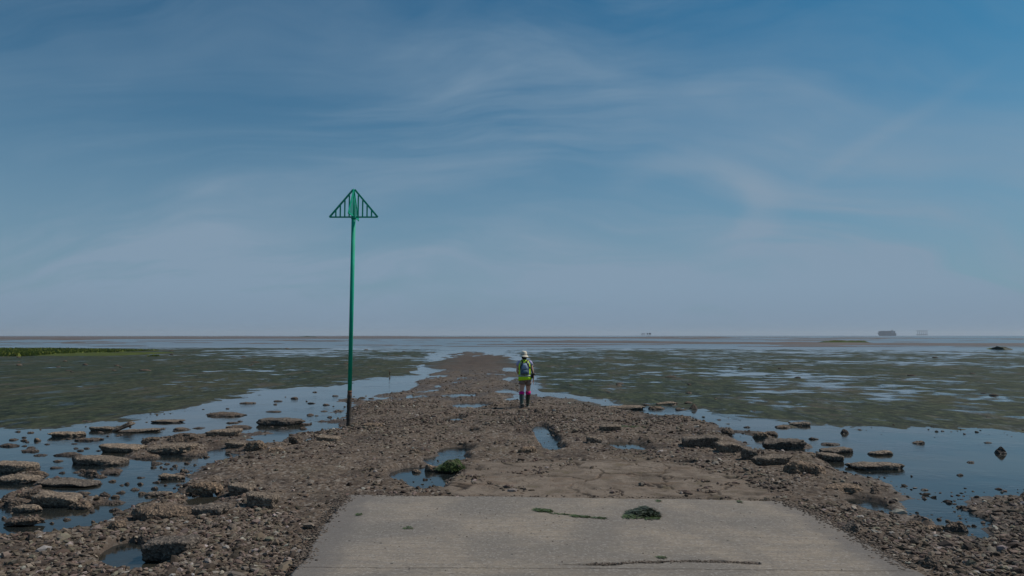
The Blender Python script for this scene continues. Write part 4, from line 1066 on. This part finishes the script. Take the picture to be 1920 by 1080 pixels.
# skeleton: x right, y forward (away), z up.  joint -> (pos, radius)
J = [  # 0 pelvis
 ((.015, 0, .88), (.155, .115)), ((.01, .005, 1.00), (.135, .100)), ((.0, .015, 1.14), (.140, .105)), ((-.005, .015, 1.29), (.150, .100)), ((-.01, .015, 1.385), (.085, .07)),
 ((-.012, .03, 1.44), (.052, .052)), ((-.014, .045, 1.50), (.066, .075)), ((-.014, .055, 1.57), (.074, .088)), ((-.014, .050, 1.63), (.055, .066)),
 # left arm 9..
 ((-.155, .01, 1.365), (.052, .052)), ((-.205, .005, 1.27), (.046, .046)), ((-.225, -.02, 1.08), (.037, .037)), ((-.175, .13, 1.00), (.032, .032)), ((-.12, .25, 1.03), (.023, .020)), ((-.10, .30, 1.045), (.032, .018)),
 # right arm 15..
 ((.135, .01, 1.365), (.052, .052)), ((.195, .005, 1.28), (.046, .046)), ((.235, -.02, 1.08), (.037, .037)), ((.258, .05, .93), (.030, .030)), ((.262, .09, .83), (.021, .023)), ((.262, .11, .775), (.017, .033)),
 # left leg 21..  (trailing, heel lifting)
 ((-.068, 0, .82), (.098, .105)), ((-.082, -.005, .66), (.080, .085)), ((-.092, .015, .47), (.056, .060)), ((-.096, -.045, .30), (.050, .056)), ((-.094, -.10, .12), (.036, .042)), ((-.080, -.06, .055), (.035, .04)), ((-.055, .03, .03), (.036, .025)),
 # right leg 28.. (leading)
 ((.098, .01, .82), (.098, .105)), ((.108, .10, .67), (.080, .085)), ((.108, .17, .48), (.056, .060)), ((.098, .20, .30), (.050, .056)), ((.090, .22, .12), (.036, .042)), ((.090, .26, .05), (.036, .035)), ((.095, .34, .035), (.038, .022)),
]
E = [(0, 1), (1, 2), (2, 3), (3, 4), (4, 5), (5, 6), (6, 7), (7, 8), (4, 9), (9, 10), (10, 11), (11, 12), (12, 13), (13, 14), (4, 15), (15, 16), (16, 17), (17, 18), (18, 19), (19, 20),
     (0, 21), (21, 22), (22, 23), (23, 24), (24, 25), (25, 26), (26, 27), (0, 28), (28, 29), (29, 30), (30, 31), (31, 32), (32, 33), (33, 34)]
J = [list(j) for j in J]
def finger(root, dirs, L, r0):
    """chain of three phalanges"""
    p = Vector(J[root][0]) + dirs[0]; last = root
    J.append([tuple(p), (r0, r0)]); E.append((last, len(J) - 1)); last = len(J) - 1
    for k in range(2):
        p = p + dirs[k + 1] * L; J.append([tuple(p), (r0 * (.92 - .1 * k),) * 2]); E.append((last, len(J) - 1)); last = len(J) - 1
for i in range(4):      # right hand hangs: fingers point down, slightly curled forward; spread along y
    yo = .026 - i * .018; L = [.030, .034, .032, .025][i]
    finger(20, [Vector((0, yo, -.042)), Vector((-.004, .004, -1)).normalized(), Vector((-.35, .1, -.9)).normalized()], L, .0085)
finger(19, [Vector((-.012, .034, -.03)), Vector((-.2, .45, -.85)).normalized(), Vector((-.3, .2, -.9)).normalized()], .030, .0095)
for i in range(4):      # left hand forward in front of the body
    zo = .026 - i * .018; L = [.030, .034, .032, .025][i]
    finger(14, [Vector((.022, .036, zo)), Vector((.6, .8, 0)).normalized(), Vector((.95, .3, -.1)).normalized()], L, .0085)
finger(13, [Vector((.03, .01, .030)), Vector((.6, .6, .5)).normalized(), Vector((.8, .6, .2)).normalized()], .030, .0095)
me = bpy.data.meshes.new('body'); me.from_pydata([j[0] for j in J], E, [])
body = link('body', me, M_skin, per)
sk = body.modifiers.new('skin', 'SKIN'); sk.use_smooth_shade = True; sk.branch_smoothing = .6
for i, j in enumerate(J):
    v = me.skin_vertices[0].data[i]; v.radius = j[1]; v.use_root = (i == 0)
sb = body.modifiers.new('sub', 'SUBSURF'); sb.levels = sb.render_levels = 2
# head detail: face (turned away), ears
MB().tube([(-.014, .135, 1.555), (-.014, .158, 1.54), (-.014, .15, 1.53)], [.008, .014, .010], 8).build('nose', M_skin, per)
for s in (-1, 1):
    MB().loft([(-.014 + s * .076, .045, 1.525, .006, .010), (-.014 + s * .082, .042, 1.545, .010, .018), (-.014 + s * .082, .045, 1.57, .008, .014)], 10).build('ear', M_skin, per)
MB().loft([(-.014, .020, 1.43, .050, .035), (-.014, .018, 1.46, .072, .055), (-.014, .022, 1.50, .080, .072), (-.014, .030, 1.55, .084, .080), (-.014, .04, 1.60, .08, .085)], 24).build('hair', M_hair, per)
# hat: drooping brim, tapered crown with a dent, band
hx, hy = -.014, .045
hat = MB().loft([(hx, hy, 1.528, .148, .155), (hx, hy, 1.545, .122, .13), (hx, hy, 1.572, .095, .105), (hx, hy, 1.585, .090, .100), (hx, hy, 1.64, .082, .092), (hx - .004, hy, 1.678, .072, .080), (hx - .006, hy, 1.692, .050, .056), (hx - .006, hy, 1.688, .02, .02)], 36, (False, True)).build('sun_hat', M_hat, per, solid=.006)
bpy.context.view_layer.update()
hat.rotation_euler = (R(2), R(5), 0); hat.location = (-.145, .05, .005)
MB().loft([(hx, hy, 1.585, .0935, .1035), (hx, hy, 1.605, .0905, .1005)], 36, (False, False)).build('hat_band', simple('tan_band', (.33, .27, .2), .8), hat, solid=.003)
# shirt sleeves and shorts
MB().tube([(-.125, .012, 1.375), (-.175, .01, 1.335), (-.218, .003, 1.25)], [.064, .064, .060], 18, False).build('shirt_sleeve', M_shirt, per, solid=.004)
MB().tube([(.11, .012, 1.375), (.165, .01, 1.345), (.208, .003, 1.27)], [.064, .064, .058], 18, False).build('shirt_sleeve', M_shirt, per, solid=.004)
mb = MB().loft([(.015, .0, .80, .178, .135), (.015, 0, .88, .172, .132), (.012, 0, .96, .158, .12)], 30, (False, False))
mb.tube([(-.062, 0, .84), (-.080, -.003, .74), (-.083, 0, .705)], [(.105, .118), (.098, .108), (.096, .104)], 22, False)
mb.tube([(.096, .02, .84), (.104, .055, .74), (.106, .075, .715)], [(.105, .118), (.098, .108), (.096, .104)], 22, False)
mb.build('shorts', M_short, per, solid=.005)
# vest
vr = [(.008, .0, .835, .208, .150), (.005, 0, .90, .200, .148), (.002, .004, 1.0, .182, .135), (0, .01, 1.12, .178, .132), (-.004, .012, 1.22, .186, .134), (-.006, .014, 1.31, .186, .130), (-.008, .014, 1.37, .150, .112), (-.010, .016, 1.405, .105, .085), (-.011, .02, 1.435, .066, .064)]
vest = MB().loft(vr, 40, (False, False), 2.4).build('vest', M_vest, per, solid=.006)
for v in vest.data.vertices:    # uneven hem, soft folds
    x, y, z = v.co
    f_ = math.sin(math.atan2(y, x) * 7 + z * 9) * .006 * max(0, (1.2 - z)) / .35
    v.co.x += f_ * math.copysign(1, x); v.co.y += f_ * math.copysign(1, y)
    if z < .86: v.co.z += x * .10 - .005
def band(z0, z1):
    rr2 = []
    zs = [r[2] for r in vr]
    for z_ in (z0, (z0 + z1) / 2, z1): rr2.append((float(np.interp(z_, zs, [r[0] for r in vr])), float(np.interp(z_, zs, [r[1] for r in vr])), z_, float(np.interp(z_, zs, [r[3] for r in vr])) + .008, float(np.interp(z_, zs, [r[4] for r in vr])) + .008))
    MB().loft(rr2, 40, (False, False), 2.4).build('reflective_band', M_refl, vest, solid=.003)
band(.935, .985)
def surf_y(x, z):               # back surface of the vest at x, z
    zs = [r[2] for r in vr]; rx = float(np.interp(z, zs, [r[3] for r in vr])); ry = float(np.interp(z, zs, [r[4] for r in vr])); cx_ = float(np.interp(z, zs, [r[0] for r in vr])); cy_ = float(np.interp(z, zs, [r[1] for r in vr]))
    t = min(.98, abs((x - cx_) / rx)); return cy_ - ry * (1 - t ** 2.4) ** (1 / 2.4)
def strip(xs, zs, w_, m, parent, name, off=.012):
    bm = bmesh.new(); prev = None
    for x, z in zip(xs, zs):
        a = bm.verts.new((x - w_ / 2, surf_y(x - w_ / 2, z) - off, z)); b2 = bm.verts.new((x + w_ / 2, surf_y(x + w_ / 2, z) - off, z))
        if prev: bm.faces.new((prev[0], prev[1], b2, a))
        prev = (a, b2)
    me = bpy.data.meshes.new(name); bm.to_mesh(me); bm.free(); o = link(name, me, m, parent)
    md = o.modifiers.new('solid', 'SOLIDIFY'); md.thickness = .004; return o
zz2 = [.99, 1.08, 1.16, 1.24, 1.31, 1.365]
strip([-.118] * 6, zz2, .045, M_refl, vest, 'reflective_band'); strip([.112, .112, .112, .112, .112, .10], zz2, .045, M_refl, vest, 'reflective_band')
# socks and boots
def lerp3(a, b_, t): return tuple(np.array(a) * (1 - t) + np.array(b_) * t)
legs = [((-.092, .015, .47), (-.096, -.045, .30), (-.094, -.10, .12), -1), ((.108, .17, .48), (.098, .20, .30), (.090, .22, .12), 1)]
for kn, mid, an, s in legs:
    MB().tube([lerp3(kn, mid, -.02), lerp3(kn, mid, .25), lerp3(kn, mid, .48)], [.070, .075, .072], 20, False).build('sock_cuff', M_pink, per, solid=.01)
    m_boot = M_boot
    mb = MB().tube([lerp3(kn, mid, .45), mid, lerp3(mid, an, .55), an], [.070, .069, .056, .050], 20, False)
    if s > 0:
        mb.tube([(an[0], an[1] - .035, .02), (an[0], an[1] + .0, .075), (an[0], an[1] + .08, .06), (an[0] + .004, an[1] + .19, .045), (an[0] + .006, an[1] + .215, .035)], [(.02, .02), (.046, .062), (.046, .05), (.05, .036), (.03, .02)], 18)
    else:                       # heel raised, toe on the ground
        mb.tube([(an[0], an[1] - .045, .10), (an[0] + .004, an[1] - .01, .11), (an[0] + .015, an[1] + .06, .075), (an[0] + .03, an[1] + .13, .045), (an[0] + .036, an[1] + .175, .035)], [(.02, .03), (.046, .062), (.046, .05), (.05, .036), (.03, .02)], 18)
    bt = mb.build('boot', m_boot, per)
    if s > 0:
        MB().loft([(an[0] + .003, an[1] + .085, 0.002, .050, .145), (an[0] + .003, an[1] + .085, .022, .052, .148)], 24, p=2.8).build('sole', M_bootm, bt)
    else:
        rot = Matrix.Rotation(R(-34), 3, 'X')
        mb = MB().loft([(0, 0, -.012, .052, .145), (0, 0, .012, .050, .145)], 24, p=2.8)
        bmesh.ops.rotate(mb.bm, cent=(0, 0, 0), matrix=rot, verts=mb.bm.verts); bmesh.ops.translate(mb.bm, vec=(an[0] + .03, an[1] + .04, .052), verts=mb.bm.verts)
        so = mb.build('sole', M_bootm, bt); so['label'] = 'pale muddy sole turned back by the raised heel'
        MB().tube([(an[0] + .01, an[1] - .02, .075), (an[0] + .02, an[1] + .05, .045), (an[0] + .04, an[1] + .14, .03)], [(.054, .04), (.054, .036), (.05, .03)], 16).build('muddy_foot', M_bootm, bt)
# backpack (worn, a thing of its own)
bk = empty('backpack', (PX, PY, PZ)); tag(bk, 'small blue rucksack with a paler top worn on the back of the walking person', 'backpack')
MB().loft([(-.005, -.175, .995, .095, .030), (-.005, -.185, 1.01, .118, .055), (-.005, -.190, 1.08, .125, .068), (-.005, -.185, 1.18, .112, .062), (-.006, -.175, 1.28, .085, .050), (-.006, -.165, 1.335, .055, .034), (-.006, -.16, 1.345, .03, .02)], 28, p=2.6).build('sack', M_bag, bk)
MB().loft([(-.002, -.222, 1.155, .085, .030), (-.002, -.225, 1.20, .080, .030), (-.004, -.212, 1.28, .062, .026), (-.004, -.195, 1.325, .040, .018)], 24, p=2.4).build('top_flap', M_bagl, bk)
MB().loft([(-.002, -.240, 1.02, .080, .020), (-.002, -.248, 1.06, .088, .026), (-.002, -.242, 1.13, .075, .022)], 24, p=2.6).build('pocket', M_bag, bk)
MB().tube([(-.012, -.15, 1.335), (-.012, -.165, 1.375), (-.006, -.15, 1.335)], .008, 8).build('grab_loop', M_strap, bk)
for s in (-1, 1):
    MB().tube([(s * .04 - .006, -.15, 1.32), (s * .075 - .006, -.105, 1.40), (s * .085 - .006, .0, 1.432), (s * .10, .10, 1.37), (s * .12, .155, 1.22), (s * .15, .12, 1.06), (s * .12, -.10, 1.02)], [(.022, .008)] * 7, 10).build('strap', M_strap, bk)
    MB().tube([(s * .10, -.17, 1.10), (s * .135, -.15, 1.20), (s * .10, -.13, 1.33)], [(.016, .008)] * 3, 8).build('side_strap', M_strap, bk)
# black camera bag hanging at the right hip
cb = empty('camera_bag', (PX, PY, PZ)); tag(cb, 'black camera bag hanging by a strap at the right hip of the walking person', 'bag')
MB().box((.232, -.03, .955), (.075, .13, .15), Matrix.Rotation(R(6), 3, 'Y'), .018).build('pouch', M_blk, cb)
MB().tube([(.262, -.085, .99), (.275, -.11, 1.01), (.285, -.13, 1.02)], [.028, .030, .026], 14).build('lens_barrel', M_blk, cb)
MB().tube([(.225, -.03, 1.03), (.21, -.09, 1.12), (.14, -.155, 1.22), (.06, -.15, 1.34), (-.02, -.10, 1.42)], [(.012, .004)] * 5, 8).build('strap', M_blk, cb)

# ------------------------------------------------------------------ haze: air over the flats
me = bpy.data.meshes.new('haze'); bm = bmesh.new(); bmesh.ops.create_cube(bm, size=1); bmesh.ops.scale(bm, vec=(26000, 26000, 62), verts=bm.verts); bm.to_mesh(me); bm.free()
hz_o = link('haze', me); hz_o.location = (0, 0, 28.8)
hm = bpy.data.materials.new('haze_air'); hm.use_nodes = True; hm.node_tree.nodes.clear()
pv = hm.node_tree.nodes.new('ShaderNodeVolumePrincipled'); ou = hm.node_tree.nodes.new('ShaderNodeOutputMaterial')
pv.inputs['Color'].default_value = (.80, .88, .96, 1); pv.inputs['Density'].default_value = 0.00010; pv.inputs['Anisotropy'].default_value = 0.1
hm.node_tree.links.new(pv.outputs[0], ou.inputs['Volume']); me.materials.append(hm)
tag(hz_o, 'thin sea haze over the flats', kind='stuff')

print('objects', len(bpy.data.objects), 'rocks', rock_count[0])
